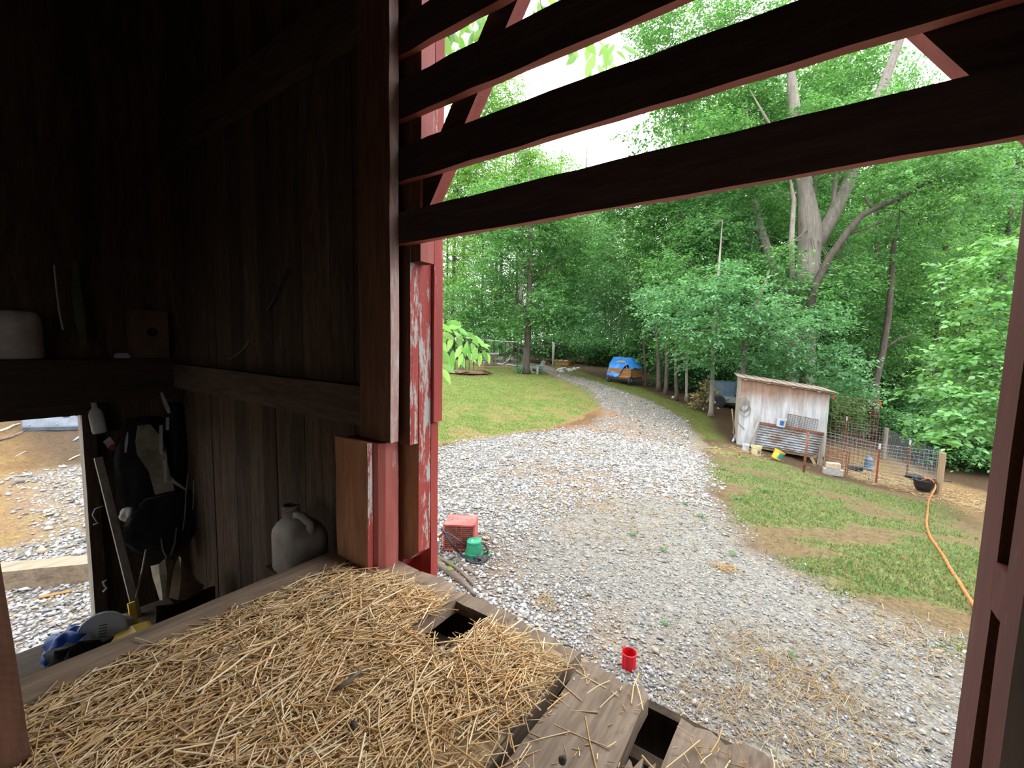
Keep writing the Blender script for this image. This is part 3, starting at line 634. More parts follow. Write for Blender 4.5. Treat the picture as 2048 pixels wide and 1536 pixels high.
# ------------------------------------------------------------------ trees
def nrm(a): return a/(np.linalg.norm(a, axis=-1, keepdims=True)+1e-9)
GREENS = {'light': [(.17,.34,.09),(.22,.40,.12),(.13,.29,.075),(.26,.42,.13)], 'mid': [(.095,.24,.085),(.12,.28,.10),(.075,.20,.07),(.165,.33,.12)],
          'blue': [(.095,.24,.11),(.13,.30,.14),(.08,.20,.095),(.17,.35,.175)], 'dark': [(.05,.14,.05),(.06,.17,.055),(.04,.12,.042)],
          'near': [(.13,.30,.10),(.165,.35,.125),(.10,.25,.08),(.20,.39,.145)], 'dry': [(.30,.26,.13),(.36,.31,.17),(.24,.2,.1)]}
def leaf_cloud(blobs, lsize, pal, cover=2.0, m=14, wr=.5, spray=None, six=False, hang=.15):
    """blobs: (centre, rx, ry, rz); leaves in flat layered sprays"""
    Vs = []; Fs = []; Cs = []; b0 = 0
    for (c, rx, ry, rz) in blobs:
        c = np.asarray(c, float); D = depth(c); area = math.pi*rx*rz
        n = max(30, int(cover*area/(lsize*lsize*wr*.42))); ns = max(4, n//m)
        u = nrm(RNG.normal(0, 1, (ns, 3))); r = RNG.uniform(.25, 1, ns)**.5
        S = c+u*r[:, None]*np.array([rx, ry, rz]); out = nrm(u*np.array([1, 1, .35])+RNG.normal(0, .45, (ns, 3))*np.array([1, 1, .3]))
        L = (spray or lsize*5.5)*RNG.uniform(.7, 1.3, ns)
        t = (np.arange(m)+.6)/m; side = np.where(np.arange(m) % 2, 1.0, -1.0)
        lat = nrm(np.cross(out, (0, 0, 1.0)))
        P = S[:, None]+out[:, None]*(L[:, None]*t[None]-L[:, None]*.5)[..., None]+RNG.normal(0, lsize*.35, (ns, m, 3))*np.array([1, 1, .6])
        P[..., 2] -= hang*L[:, None]*t[None]**2
        ld = nrm(lat[:, None]*side[None, :, None]*.8+out[:, None]*.55+RNG.normal(0, .3, (ns, m, 3))+np.array([0, 0, -.22]))
        up = nrm(np.array([0, 0, 1.0])+RNG.normal(0, .42, (ns, m, 3))); sd = nrm(np.cross(ld, up)); P = P.reshape(-1, 3); ld = ld.reshape(-1, 3); sd = sd.reshape(-1, 3); up = np.cross(sd, ld)
        k = len(P); l = lsize*RNG.uniform(.65, 1.2, k)[:, None]; w = l*wr*.5
        if six:
            Q = np.stack([P, P+ld*l*.3+sd*w*.8+up*l*.06, P+ld*l*.65+sd*w+up*l*.04, P+ld*l-up*l*.1, P+ld*l*.65-sd*w+up*l*.04, P+ld*l*.3-sd*w*.8+up*l*.06], 1)
            f = np.array([(0, 1, 2, 3), (0, 3, 4, 5)]); q = 6
        else:
            Q = np.stack([P, P+ld*l*.5+sd*w+up*l*.06, P+ld*l-up*l*.06, P+ld*l*.5-sd*w+up*l*.06], 1); f = np.array([(0, 1, 2, 3)]); q = 4
        Vs.append(Q.reshape(-1, 3)); Fs.append((f[None]+np.arange(k)[:, None, None]*q).reshape(-1, 4)+b0); b0 += k*q
        tone = RNG.uniform(.75, 1.25, ns).repeat(m)*RNG.uniform(.8, 1.2, k); pick = np.array(pal)[RNG.integers(0, len(pal), k)]
        Cs.append(np.repeat(np.clip(pick*tone[:, None], 0, .8), q, 0))
    return np.vstack(Vs), np.vstack(Fs), np.vstack(Cs)
def px_blob(px, py, D, rpx, rpy, deep=1.0):
    c = atd(px, py, D); return (c, rpx*D/FPX, rpx*D/FPX*deep, rpy*D/FPX)
def tree(name, label, trunk, blobs, lsize=.13, pal='mid', cover=2.0, bark='bark', group=None, limbs=(), six=False, m=14, wr=.5, twigs=6, base=None, cat='tree', trunks=()):
    """trunk: list of (point, radius)"""
    trunk = list(trunk[:-1])+[(trunk[-1][0], trunk[-1][1]*.3)]; limbs = [list(lb[:-1])+[(lb[-1][0], lb[-1][1]*.3)] for lb in limbs]
    b = np.asarray(trunk[0][0], float); t = thing(name, label, cat, b, group); rr_ = random.Random(len(label)+int(abs(b[0])*10))
    mb = MB(); mb.tube([p for p, r in trunk], [r for p, r in trunk], 9); mb.build('trunk', bark, t, smooth=True)
    for tk in trunks:
        mb = MB(); mb.tube([p for p, r in tk], [r for p, r in tk], 8); mb.build('trunk', bark, t, smooth=True)
    for lb in limbs:
        mb = MB(); mb.tube([p for p, r in lb], [r for p, r in lb], 7); mb.build('limb', bark, t, smooth=True)
    top = [np.asarray(p, float) for p, r in trunk[len(trunk)//2:]]
    mb = MB(); cnt = 0
    for (c, rx, ry, rz) in blobs:
        c = np.asarray(c); a = min(top, key=lambda q: np.linalg.norm(q-c)); r0 = min(.05, max(.012, trunk[-1][1]*.5))
        for k in range(max(1, twigs//2)):
            e = c+np.array([rr_.uniform(-.7, .7)*rx, rr_.uniform(-.7, .7)*ry, rr_.uniform(-.4, .7)*rz]); mid = (a+e)/2+np.array([rr_.uniform(-.1, .1)*rx, 0, rr_.uniform(-.1, .15)*rz])
            mb.tube([a, mid, e], [r0, r0*.6, r0*.2], 5, cap=False); cnt += 1
    if cnt: o = mb.build('branches', bark, t, smooth=True); o['kind'] = 'stuff'
    V, F, C = leaf_cloud(blobs, lsize, GREENS[pal], cover, m, wr, six=six)
    o = arr_mesh('foliage', V, F, 'leaf_mix', t, C); o['kind'] = 'stuff'
    return t
def ptrunk(pts, D, first_ground=None):
    """pts: (px,py,radius_px) at distance D"""
    out = [(atd(x, y, D), r*D/FPX) for x, y, r in pts]
    if first_ground is not None: out = [(first_ground, out[0][1]*1.25)]+out
    return out
def foot(px, D):
    """ground point under pixel column px at distance D"""
    y = 750
    for _ in range(30):
        p = atd(px, y, D); y += (p[2]-hgt(p[0], p[1]))*FPX/D*.9
    p = atd(px, y, D); p[2] = hgt(p[0], p[1])-.05; return p

# the yard tree on the lawn
g = gnd(1051, 747); D = depth(g)
tree('yard_tree', 'slim grey trunked tree on the lawn behind the green plastic chair', [(g, .40)]+ptrunk([(1052,735,8),(1055,690,6.5),(1057,620,6),(1060,540,5.5),(1062,440,4.5),(1060,330,3)], D),
  [px_blob(*q) for q in ((985,600,D,52,45),(945,650,D-1,38,34),(925,600,D-1,46,44),(1000,655,D-1,50,24),(1085,610,D-1.5,40,36),(1010,520,D,75,60),(1110,560,D+1,60,60),(1130,620,D+1,50,38),(1040,640,D+1,58,30),(1060,440,D,100,62),(990,420,D+2,70,60),(1130,470,D+2,60,60),(1085,380,D+2,60,40))], .19, 'mid', 3.2, limbs=[ptrunk([(1057,620,2.5),(1010,575,1.6),(960,560,.8)], D), ptrunk([(1058,570,2.5),(1110,520,1.6),(1150,500,.8)], D)])
# pale trees left of the gap of sky
for i, (px, D, bl, lab) in enumerate((
  (905, 42, ((905,520,60,80),(930,420,70,70),(900,320,60,60),(960,330,60,55),(885,620,50,60)), 'pale green tree beyond the lawn, right against the red corner board'),
  (1000, 48, ((1000,330,80,60),(1040,400,90,55),(960,240,60,60),(1060,330,45,40)), 'pale green tree beyond the lawn below the third slat'),
  (1040, 46, ((1020,250,50,45),(990,180,60,50),(1085,345,40,30),(945,150,55,60),(1130,330,30,20)), 'tall thin forked tree showing bare stems against the white sky'),
  (1160, 52, ((1150,420,60,50),(1190,470,60,60),(1100,420,60,45),(1165,370,34,26)), 'small crowned tree at the foot of the gap of sky'),
  (1110, 56, ((1110,520,80,80),(1060,600,80,60),(1180,560,70,80),(1130,650,80,40),(980,640,80,50)), 'green tree closing the view where the drive bends away'))):
    f0 = foot(px, D); tk = [(f0, .3)]+ptrunk([(px, 640, 4), (px+3, 500, 3.2), (px+10, 380, 2.4), (px+14, 290, 1.6)], D)
    lim = [ptrunk([(px+8, 400, 2), (px+35, 340, 1.4), (px+50, 290, .8)], D), ptrunk([(px+8, 400, 2), (px-8, 330, 1.4), (px-16, 280, .8)], D)] if i == 2 else []
    tree('tall_tree' if i == 2 else 'pale_tree', lab, tk, [px_blob(a, b, D+RNG.uniform(-2, 2), c*1.05, d) for a, b, c, d in bl], .27, 'light', 2.6, limbs=lim, bark='bark_grey' if i == 2 else 'bark')
# slender trunks along the drive, right of the tarp
row = [(1290,772,2.6,((1180,560,70,90),(1240,620,70,50),(1150,640,60,40)),'dark slender trunk just right of the blue tarp'),
       (1316,782,4.2,((1250,500,80,90),(1300,600,70,60),(1220,400,50,45)),'dark trunk second right of the blue tarp'),
       (1331,788,4.0,((1330,480,80,80),(1340,620,60,50),(1290,390,60,60)),'dark trunk third right of the blue tarp'),
       (1352,801,3.6,((1380,520,70,80),(1390,640,50,50),(1340,380,70,60)),'dark curving trunk fourth right of the blue tarp'),
       (1372,803,2.8,((1430,460,80,90),(1440,600,60,60),(1420,350,70,60)),'pale thin trunk between the curving trunk and the wilted shrub'),
       (1421,832,4.2,((1400,690,50,30),(1425,480,60,56),(1425,570,60,50),(1350,680,40,26),(1450,660,60,40),(1490,560,70,60),(1330,560,60,60)),'pale trunk standing beside the wilted shrub')]
for i, (px, py, r, bl, lab) in enumerate(row):
    g = gnd(px, py); D = depth(g); tk = [(g, r*1.5*D/FPX)]+ptrunk([(px+1, py-14, r), (px-1+(i % 3)*2, py-60, r*.9), (px+(i-2)*2, 660, r*.85), (px+(i-2)*5, 560, r*.7), (px+(i-2)*8, 440, r*.45)], D)
    lim = [ptrunk([(1352,735,2.6),(1358,722,2.4),(1366,710,2.2),(1370,690,1.6)], D)] if i == 3 else []
    tree('slender_tree', lab, tk, [px_blob(a, b, D+RNG.uniform(-1, 3), c, d) for a, b, c, d in bl], .18, 'blue' if i in (0, 4) else 'mid', 2.4, group='trees along the drive', limbs=lim, bark='bark_grey' if i > 3 else 'bark')
# the great oak behind the coop
D = 21.0; f0 = foot(1600, D)
tree('oak_tree', 'great pale barked oak forking high above the weathered coop', [(f0, .78)]+ptrunk([(1600,800,23),(1607,650,21),(1616,540,20),(1620,455,21),(1612,390,15),(1600,300,12),(1585,180,9),(1575,40,6)], D),
  [px_blob(*q) for q in ((1430,290,D+1,90,60),(1520,330,D-1,80,50),(1450,160,D+2,90,70),(1560,180,D+3,100,70),(1380,60,D+2,100,60),(1320,110,D+3,60,60),(1350,190,D+3,45,45),(1500,40,D+3,90,50),(1660,230,D-1,80,50),(1760,230,D-2,80,45),(1700,130,D+3,80,50),(1600,600,D-2,70,46),(1566,520,D-2,36,40),(1668,570,D-2,50,46),(1480,400,D+2,80,50),(1580,420,D+2,70,40),(1720,330,D-1,90,35),(1650,20,D+3,90,50),(1300,40,D+4,60,40),(1680,470,D+3,60,60))],
  .18, 'mid', 2.3, 'bark_grey', trunks=[ptrunk([(1632,490,14),(1660,440,13),(1692,375,12),(1722,290,10),(1770,160,9),(1800,80,7),(1840,-40,5)], D)],
  limbs=[ptrunk([(1640,470,6),(1665,420,5),(1672,350,4),(1668,250,3)], D), ptrunk([(1600,300,5),(1540,250,3),(1500,180,2)], D), ptrunk([(1585,600,5),(1583,480,5),(1588,400,4),(1575,330,2.5)], D-1)])
D = 23.0
tree('leaning_tree', 'grey trunk leaning back left of the great oak with an arching bough', [(foot(1585, D), .3)]+ptrunk([(1575,640,9),(1548,545,9),(1528,480,8.5),(1512,430,8),(1500,330,6),(1492,200,4)], D),
  [px_blob(*q) for q in ((1440,450,D,70,45),(1380,430,D+1,60,50),(1470,540,D,70,50),(1540,560,D+1,50,50),(1500,250,D+2,70,60))], .17, 'mid', 2.2, 'bark_grey', limbs=[ptrunk([(1516,462,4),(1490,446,4),(1450,440,3.4),(1420,446,2.6),(1395,462,1.6)], D)])
D = 18.5
tree('arching_tree', 'dark slim tree arching right in front of the great oak', [(foot(1606, D), .22)]+ptrunk([(1605,760,6),(1612,660,6.5),(1632,565,7),(1660,512,6.5),(1690,470,6.5),(1722,432,6),(1760,412,5),(1800,396,4.4),(1850,368,3.4),(1930,335,2)], D),
  [px_blob(*q) for q in ((1780,370,D,70,32),(1860,340,D,80,40),(1930,310,D-1,80,45),(1700,560,D+1,60,50),(1760,500,D+2,80,50),(1950,390,D,80,50),(1840,440,D+2,70,45),(1640,620,D+1,60,45))], .16, 'mid', 2.4, 'bark', limbs=[ptrunk([(1745,420,2.6),(1735,402,2.2),(1726,385,1.4)], D), ptrunk([(1690,470,2.4),(1740,455,1.8),(1780,432,1)], D)])
D = 20.0
tree('dark_trunk_tree', 'dark leaning trunk rising behind the rusty cattle panel', [(foot(1745, D), .22)]+ptrunk([(1752,765,6),(1766,700,5.5),(1776,640,5.5),(1782,580,5),(1786,500,4),(1800,420,2.4)], D),
  [px_blob(*q) for q in ((1800,620,D+1,70,50),(1860,560,D+1,70,50),(1740,660,D+2,60,50),(1820,700,D+2,70,40),(1900,480,D+2,70,50),(1860,790,D+3,60,40))], .16, 'mid', 2.2, limbs=[ptrunk([(1768,698,2.4),(1800,676,1.8),(1830,668,1)], D)])
# broad hickory in front, over the coop
D = 17.2
tree('hickory_tree', 'broad layered tree with blue green leaves spreading over the coop roof', [(foot(1486, D), .16)]+ptrunk([(1485,760,5),(1488,700,5),(1500,640,4.4),(1520,590,3.6),(1540,540,2.4)], D),
  [px_blob(*q) for q in ((1400,590,D,80,40),(1480,600,D-1,90,44),(1340,630,D,60,34),(1420,660,D-.5,90,34),(1540,650,D-1,80,40),(1500,710,D+.5,70,30),(1600,700,D,70,40),(1640,640,D,60,34),(1680,720,D-.6,60,32),(1720,780,D-.8,46,26),(1560,740,D+1,60,24),(1660,770,D+1.2,60,30),(1460,545,D,50,26),(1390,720,D+2,40,24),(1300,600,D+1,45,26))], .16, 'blue', 2.6, wr=.45, m=18)
tree('pole_tree', 'thin pole trunk standing up through the leaves behind the coop roof', [(foot(1606, 19.2), .05)]+ptrunk([(1604,780,1.5),(1608,720,1.4),(1614,640,1.2),(1620,600,1)], 19.2), [px_blob(1622,590,19.2,40,30), px_blob(1600,560,19.6,34,24)], .13, 'blue', 1.2, 'bark_grey')
# near tree with big leaves at the right jamb
D = 9.4
tree('big_leaf_tree', 'near tree with big bright leaves beside the red right jamb', [(foot(2140, D), .16)]+ptrunk([(2130,800,12),(2110,700,10),(2090,600,8),(2070,500,6)], D),
  [px_blob(*q) for q in ((1905,840,D,60,30),(1960,800,D,70,40),(1880,780,D+.3,55,26),(1960,730,D+.4,80,34),(1910,700,D+.6,60,26),(2020,680,D,80,40),(2000,600,D+.2,70,44),(1960,540,D+.6,60,34),(2030,500,D,60,40),(1870,875,D-.1,34,18),(1990,870,D+.3,50,26),(2060,780,D,80,60))], .155, 'near', 2.6, wr=.56, six=True, m=12)
# trees deeper in the woods: a few grown once, then planted again and again
deep = random.Random(5)
ORD = ('first', 'second', 'third', 'fourth', 'fifth', 'sixth', 'seventh', 'eighth', 'ninth', 'tenth')
def forest_proto(k, pal, bare):
    f0 = np.array([-6.0+k*3, 34.0, hgt(-6.0+k*3, 34.0)-.1]); ln = deep.uniform(-.8, .8)
    tk = [(f0, .24), (f0+np.array([0, 0, 1.0]), .17), (f0+np.array([ln*.4, .2, 6]), .13), (f0+np.array([ln, .1, 11]), .09), (f0+np.array([ln*1.2, 0, 15.5]), .03)]
    bl = []
    for z in np.arange(bare, 16.5, 1.35):
        w = 2.7*(1-.5*max(0, (z-10)/6.5)); a = deep.uniform(0, 6.28)
        bl.append((f0+np.array([ln*z/15+math.cos(a)*1.1, math.sin(a)*1.1, z]), w*deep.uniform(.75, 1.1), w, deep.uniform(.9, 1.3)))
    return tree('forest_tree', 'x', tk, bl, .24, pal, 1.25, group='trees deep in the woods', twigs=3), f0
PROT = [forest_proto(k, p, b) for k, (p, b) in enumerate((('mid', 2.6), ('blue', 3.4), ('light', 4.2), ('mid', 1.8), ('light', 2.4)))]
spots = []
for r_, (n_, d0, d1) in enumerate(((15, 26, 31), (16, 34, 41), (15, 46, 58), (16, 62, 78))):
    for k in range(n_):
        px = 1140+(k+.5*(r_ % 2)+deep.uniform(-.2, .2))*960/n_; spots.append((px, deep.uniform(d0, d1)+(16 if px < 1320 and r_ == 0 else 8 if px < 1320 and r_ == 1 else 0), r_, k))
for k in range(9): spots.append((850+k*36+deep.uniform(-10, 10), deep.uniform(44, 60), 4, k))
for q, (px, D, r_, k) in enumerate(spots):
    t = PROT[q % 5][0] if q < 5 else copy_tree(PROT[deep.randrange(5)][0]); f0 = foot(px, D); t.location = Vector(f0); t.rotation_euler = (0, 0, deep.uniform(0, 6.28))
    top = deep.uniform(380, 470) if r_ == 4 else 460+(1310-px)*.25 if px < 1310 else deep.uniform(60, 270); top = max(top, deep.uniform(190, 260)) if 1770 < px < 1960 else top; hpx = 770-top; s = hpx*D/FPX/16.5; sx_ = min(max(s, .85), 1.35); t.scale = (sx_, sx_, s)
    t['label'] = ('leafy tree closing the lawn, %s from the red corner board' % ORD[k]) if r_ == 4 else 'leafy tree in the %s row of the deep woods, %s from the gap of sky' % (('nearest', 'second', 'third', 'farthest')[r_], ORD[k] if k < 10 else ('eleventh', 'twelfth', 'thirteenth', 'fourteenth', 'fifteenth', 'sixteenth')[k-10])
# undergrowth, likewise
def shrub_proto(k, pal):
    f0 = np.array([-4.0+k, 30.0, hgt(-4.0+k, 30.0)-.05]); c = f0+np.array([0, 0, .9])
    tk = [(f0, .03), (f0+np.array([.1, 0, .7]), .02), (f0+np.array([.15, .1, 1.2]), .01)]
    return tree('woodland_shrub', 'x', tk, [(c, 1.3, 1.1, .85), (c+np.array([.6, .5, .7]), .9, .9, .6), (c+np.array([-.7, -.2, .2]), .8, .8, .6)], .15, pal, 1.6, group='shrubs under the trees', twigs=4, cat='shrub')
SHR = [shrub_proto(0, 'dark'), shrub_proto(1, 'mid'), shrub_proto(2, 'dark')]
for k in range(82):
    px = 1120+(k % 34)*28+deep.uniform(-10, 10) if k < 68 else 900+60*(k-68) if k < 72 else 1880+(k-72)*20; D = deep.uniform(27, 32) if px < 1480 else deep.uniform(19.5, 25)
    if k >= 34: D = deep.uniform(36, 50)
    if px < 1320 and D < 36: D += 9
    if k >= 72: D = deep.uniform(15.5, 18.5)
    t = SHR[k] if k < 3 else copy_tree(SHR[k % 3]); t.location = Vector(foot(px, D)); t.rotation_euler = (0, 0, deep.uniform(0, 6.28)); s = deep.uniform(.8, 1.35)*(1 if k < 34 or k >= 72 else 1.7); t.scale = (s, s, s)
    t['label'] = 'low leafy shrub on the shaded woodland floor under the trees'
# wilted shrub
g = gnd(1404, 822); D = depth(g)
tree('wilted_shrub', 'wilted shrub with hanging yellow brown leaves by the drive', [(g, .05)]+ptrunk([(1408,800,1.6),(1414,780,1.2),(1416,762,.8)], D), [px_blob(*q) for q in ((1410,770,D,14,12),(1398,792,D,14,12),(1422,790,D,9,14),(1388,806,D,6,10))], .16, 'dry', 4.5, cat='shrub')
# young tree by the barn corner with single large leaves
D = 7.2; yt = thing('young_tree', 'young tree with large drooping leaves peeking past the red corner board', 'tree', foot(800, D))
mb = MB(); tk = [(foot(800, D), .05)]+ptrunk([(802,800,5),(812,700,4),(830,620,3),(845,560,2)], D); mb.tube([p for p, r in tk], [r for p, r in tk], 8); mb.build('trunk', 'bark', yt, smooth=True)
mb = MB()
twig = [[(815,680,2.4),(860,655,1.6),(900,668,1.3),(935,678,1.1),(965,700,.7)], [(830,620,2),(870,625,1.4),(895,640,.9)], [(812,710,2),(860,722,1.4),(885,735,.9)], [(900,668,1),(915,690,.8),(925,705,.6)]]
for tw in twig: q = ptrunk(tw, D); mb.tube([p for p, r in q], [r for p, r in q], 5)
mb.build('limb', 'bark', yt, smooth=True)
def big_leaf(px, py, ang_, Lpx, D, parent, pal=GREENS['light']):
    """one large leaf hanging at a pixel; ang_ = screen angle of its axis, degrees, 90 = down"""
    p = atd(px, py, D); a = math.radians(ang_); d = nrm(RT*math.cos(a)-UP*math.sin(a)+FW*RNG.uniform(-.35, .35)); L = Lpx*D/FPX
    s = nrm(np.cross(d, FW+RNG.normal(0, .5, 3))); n = np.cross(s, d); w = L*.2; V = []
    for t, k in ((0, .05), (.2, .7), (.45, 1), (.7, .75), (1, .02)):
        c = p+d*L*t-np.array([0, 0, 1])*L*.12*t*t; V += [c-s*w*k+n*w*.25*k, c, c+s*w*k+n*w*.25*k]
    F = []
    for i in range(4): F += [(3*i, 3*i+1, 3*i+4, 3*i+3), (3*i+1, 3*i+2, 3*i+5, 3*i+4)]
    c = np.array(pal[RNG.integers(0, len(pal))])*RNG.uniform(.9, 1.35)
    o = arr_mesh('leaf', np.array(V), np.array(F), 'leaf_mix', parent, np.repeat(c[None], 15, 0), smooth=True); return o
for (px, py, a, L) in ((965,700,60,26),(955,695,110,30),(945,686,75,32),(935,682,100,30),(925,690,120,30),(918,695,80,34),(905,672,110,30),(912,672,60,30),(940,672,20,32),(955,684,30,30),(930,676,-20,26),(900,668,140,26),(890,660,100,34),(880,655,70,36),(893,640,45,30),(885,632,110,30),(898,642,15,28),(880,648,30,30),(906,700,95,34),(920,706,70,30),(926,706,110,28),(932,704,40,28),(885,737,60,32),(878,730,100,36),(884,728,30,30),(890,738,85,28),(915,655,30,26),(925,668,5,28),(960,690,0,22),(905,650,60,26),(945,670,60,24),(975,705,80,22),(890,690,100,34),(884,680,70,32),(900,712,80,30),(912,684,50,28),(938,692,85,30),(950,702,60,24),(962,708,100,24),(882,665,20,30),(895,655,-10,28),(908,662,40,28),(880,715,90,30),(886,700,60,28),(920,662,80,26),(948,678,100,26)):
    big_leaf(px, py, a, L, D+RNG.uniform(-.25, .25), yt)
# overhanging bough high above the yard
D = 5.2; ob = thing('overhanging_bough', 'leafy bough hanging into the gaps between the upper slats', 'branch', foot(780, 6.2))
mb = MB()
q = [(foot(780, 6.2), .09), (atd(790, 300, 6.0), .07), (atd(800, 0, 5.6), .06), (atd(860, -120, 5.3), .045), (atd(1000, -90, 5.2), .03), (atd(1150, -40, 5.2), .018), (atd(1240, 60, 5.2), .008)]
mb.tube([p for p, r in q], [r for p, r in q], 7)
for tw in ([(880,-110,3),(890,20,2),(900,100,1)], [(960,-95,3),(980,40,1.5),(985,110,.8)], [(1100,-60,2),(1130,40,1.2),(1150,90,.7)], [(1060,-75,2),(1080,0,1.2),(1090,40,.7)], [(1000,-90,2),(1040,-10,1),(1050,30,.7)]):
    w_ = ptrunk(tw, D); mb.tube([p for p, r in w_], [r for p, r in w_], 5)
mb.build('limb', 'bark', ob, smooth=True)
rl = random.Random(3)
for k in range(95):
    cx, cy = rl.choice(((895,90),(900,60),(960,30),(975,90),(1070,20),(1100,30),(1185,95),(1205,110),(1150,60),(1040,10),(940,10),(1190,70)))
    big_leaf(cx+rl.gauss(0, 26), cy+rl.gauss(0, 22), rl.gauss(88, 35), rl.uniform(26, 46), D+rl.uniform(-.4, .4), ob, [(.16,.30,.07),(.12,.25,.06),(.2,.34,.09)])

# ------------------------------------------------------------------ object materials
plain('plastic_white', (.42,.42,.43), .4); plain('plastic_dirty', (.34,.29,.25), .55, .3, 5, c2=(.48,.43,.38)); plain('plastic_yellow', (.52,.35,.03), .45, .2, 5)
plain('plastic_cream', (.46,.41,.22), .5, .15); plain('plastic_red', (.50,.012,.02), .3, .1); plain('plastic_green', (.012,.17,.085), .35, .2, 6, c2=(.03,.26,.14))
plain('plastic_teal', (.02,.18,.17), .4); plain('plastic_black', (.015,.015,.017), .45, .3); plain('plastic_bluegrey', (.06,.075,.10), .3, .3, 5, spec=.5)
plain('tarp_blue', (.02,.16,.52), .4, .15, 3, c2=(.05,.25,.66), spec=.4); plain('bag_blue', (.008,.06,.30), .5, .4, 9); plain('rubber', (.02,.022,.03), .5, .2)
plain('hose_orange', (.62,.13,.04), .45, .1); plain('rust', (.14,.05,.028), .9, .4, 20, c2=(.24,.10,.06)); plain('rust_red', (.17,.04,.03), .8, .3, 12)
plain('heater_red', (.36,.06,.055), .5, .2, 6, c2=(.45,.12,.105)); plain('galv', (.30,.32,.34), .45, .25, 10, .6, .5); plain('wire_grey', (.24,.27,.29), .5, .1, 8, .4)
plain('steel_dark', (.03,.03,.034), .6, .3); plain('concrete', (.27,.265,.25), .95, .2, 20, bump=.5); plain('concrete_tan', (.38,.31,.22), .95, .2, 20, bump=.5)
plain('paper_tan', (.27,.20,.13), .8, .25, 5, c2=(.36,.28,.19)); plain('paper_dirty', (.22,.185,.12), .8, .35, 6, c2=(.34,.30,.22)); plain('cardboard', (.10,.06,.035), .9, .2)
plain('cloth_black', (.008,.008,.009), .9, .3); plain('cloth_green', (.05,.065,.02), .8, .3); plain('strap_white', (.34,.33,.31), .7, .15); plain('rope', (.16,.14,.11), .9, .3, 40)
plain('moss', (.12,.13,.03), .95, .4, 20); plain('chair_green', (.05,.075,.06), .5, .2); plain('chair_pale', (.20,.25,.20), .5, .2); plain('mesh_dark', (.03,.035,.038), .6, .2)
plain('metal_silver', (.35,.35,.36), .35, .2, 8, .5); plain('ink_blue', (.03,.09,.30), .5); plain('ink_grey', (.12,.13,.15), .5); plain('lid_white', (.6,.62,.64), .35, .06); plain('red_tie', (.40,.05,.03), .6)
plain('siding_blue', (.10,.14,.20), .5, .1); plain('siding_white', (.28,.29,.29), .5, .15); plain('bottle_white', (.36,.34,.27), .5, .3, 7, c2=(.46,.45,.40)); plain('branch_pale', (.34,.31,.27), .9, .2)
plain('stone_pale', (.34,.33,.31), .9, .2, 10); plain('tag_red', (.30,.02,.015), .6); plain('wood_red', (.12,.065,.04), .8, .3, 9); plain('leaf_fallen', (.26,.14,.04), .8, .2)
mt = new_mat('plywood'); T = NT(mt); v = coords(T, (1, 1, .10), False); v2 = coords(T, (1, 1, .5), False)
f = noise(T, v, 9, 6, .7); g_ = noise(T, v2, 1.6, 5, .65); tcz = T.n('ShaderNodeTexCoord'); sz = T.n('ShaderNodeSeparateXYZ'); T.l(tcz.outputs['Object'], sz.inputs[0])
wear = T.n('ShaderNodeMapRange'); wear.inputs['From Min'].default_value = 2.0; wear.inputs['From Max'].default_value = 1.2; T.l(sz.outputs['Z'], wear.inputs['Value'])
ad = T.n('ShaderNodeMath', operation='MULTIPLY_ADD'); T.l(g_, ad.inputs[0]); ad.inputs[1].default_value = .9; T.l(wear.outputs['Result'], ad.inputs[2])
mr = T.n('ShaderNodeMapRange'); mr.inputs['From Min'].default_value = .55; mr.inputs['From Max'].default_value = 1.3; T.l(ad.outputs[0], mr.inputs['Value'])
cl = mixc(T, mr.outputs['Result'], ramp(T, f, [(.3, (.15,.085,.06)), (.6, (.23,.15,.11)), (.75, (.32,.25,.21))]), ramp(T, f, [(.3, (.20,.19,.185)), (.5, (.33,.33,.34)), (.72, (.46,.46,.48))])); finish(T, cl, .9, f, .4, .01)
mt = new_mat('roof_board'); T = NT(mt); v = coords(T, (1, 1, 1)); f = noise(T, v, 7, 6, .7); finish(T, ramp(T, f, [(.3, (.12,.085,.07)), (.55, (.24,.19,.165)), (.75, (.36,.32,.29))]), .9, f, .4, .01)
mt = new_mat('corrugated'); T = NT(mt); v = coords(T, (1, 1, 2)); f = noise(T, v, 2.2, 6, .7); f2 = noise(T, v, 12, 4, .6)
cl = mixc(T, ramp(T, f, [(.42, (0, 0, 0)), (.62, (1, 1, 1))]), ramp(T, f2, [(.3, (.17,.19,.21)), (.7, (.28,.305,.33))]), (.13,.08,.055)); finish(T, cl, .5, f2, .1, .004, .4, .35)

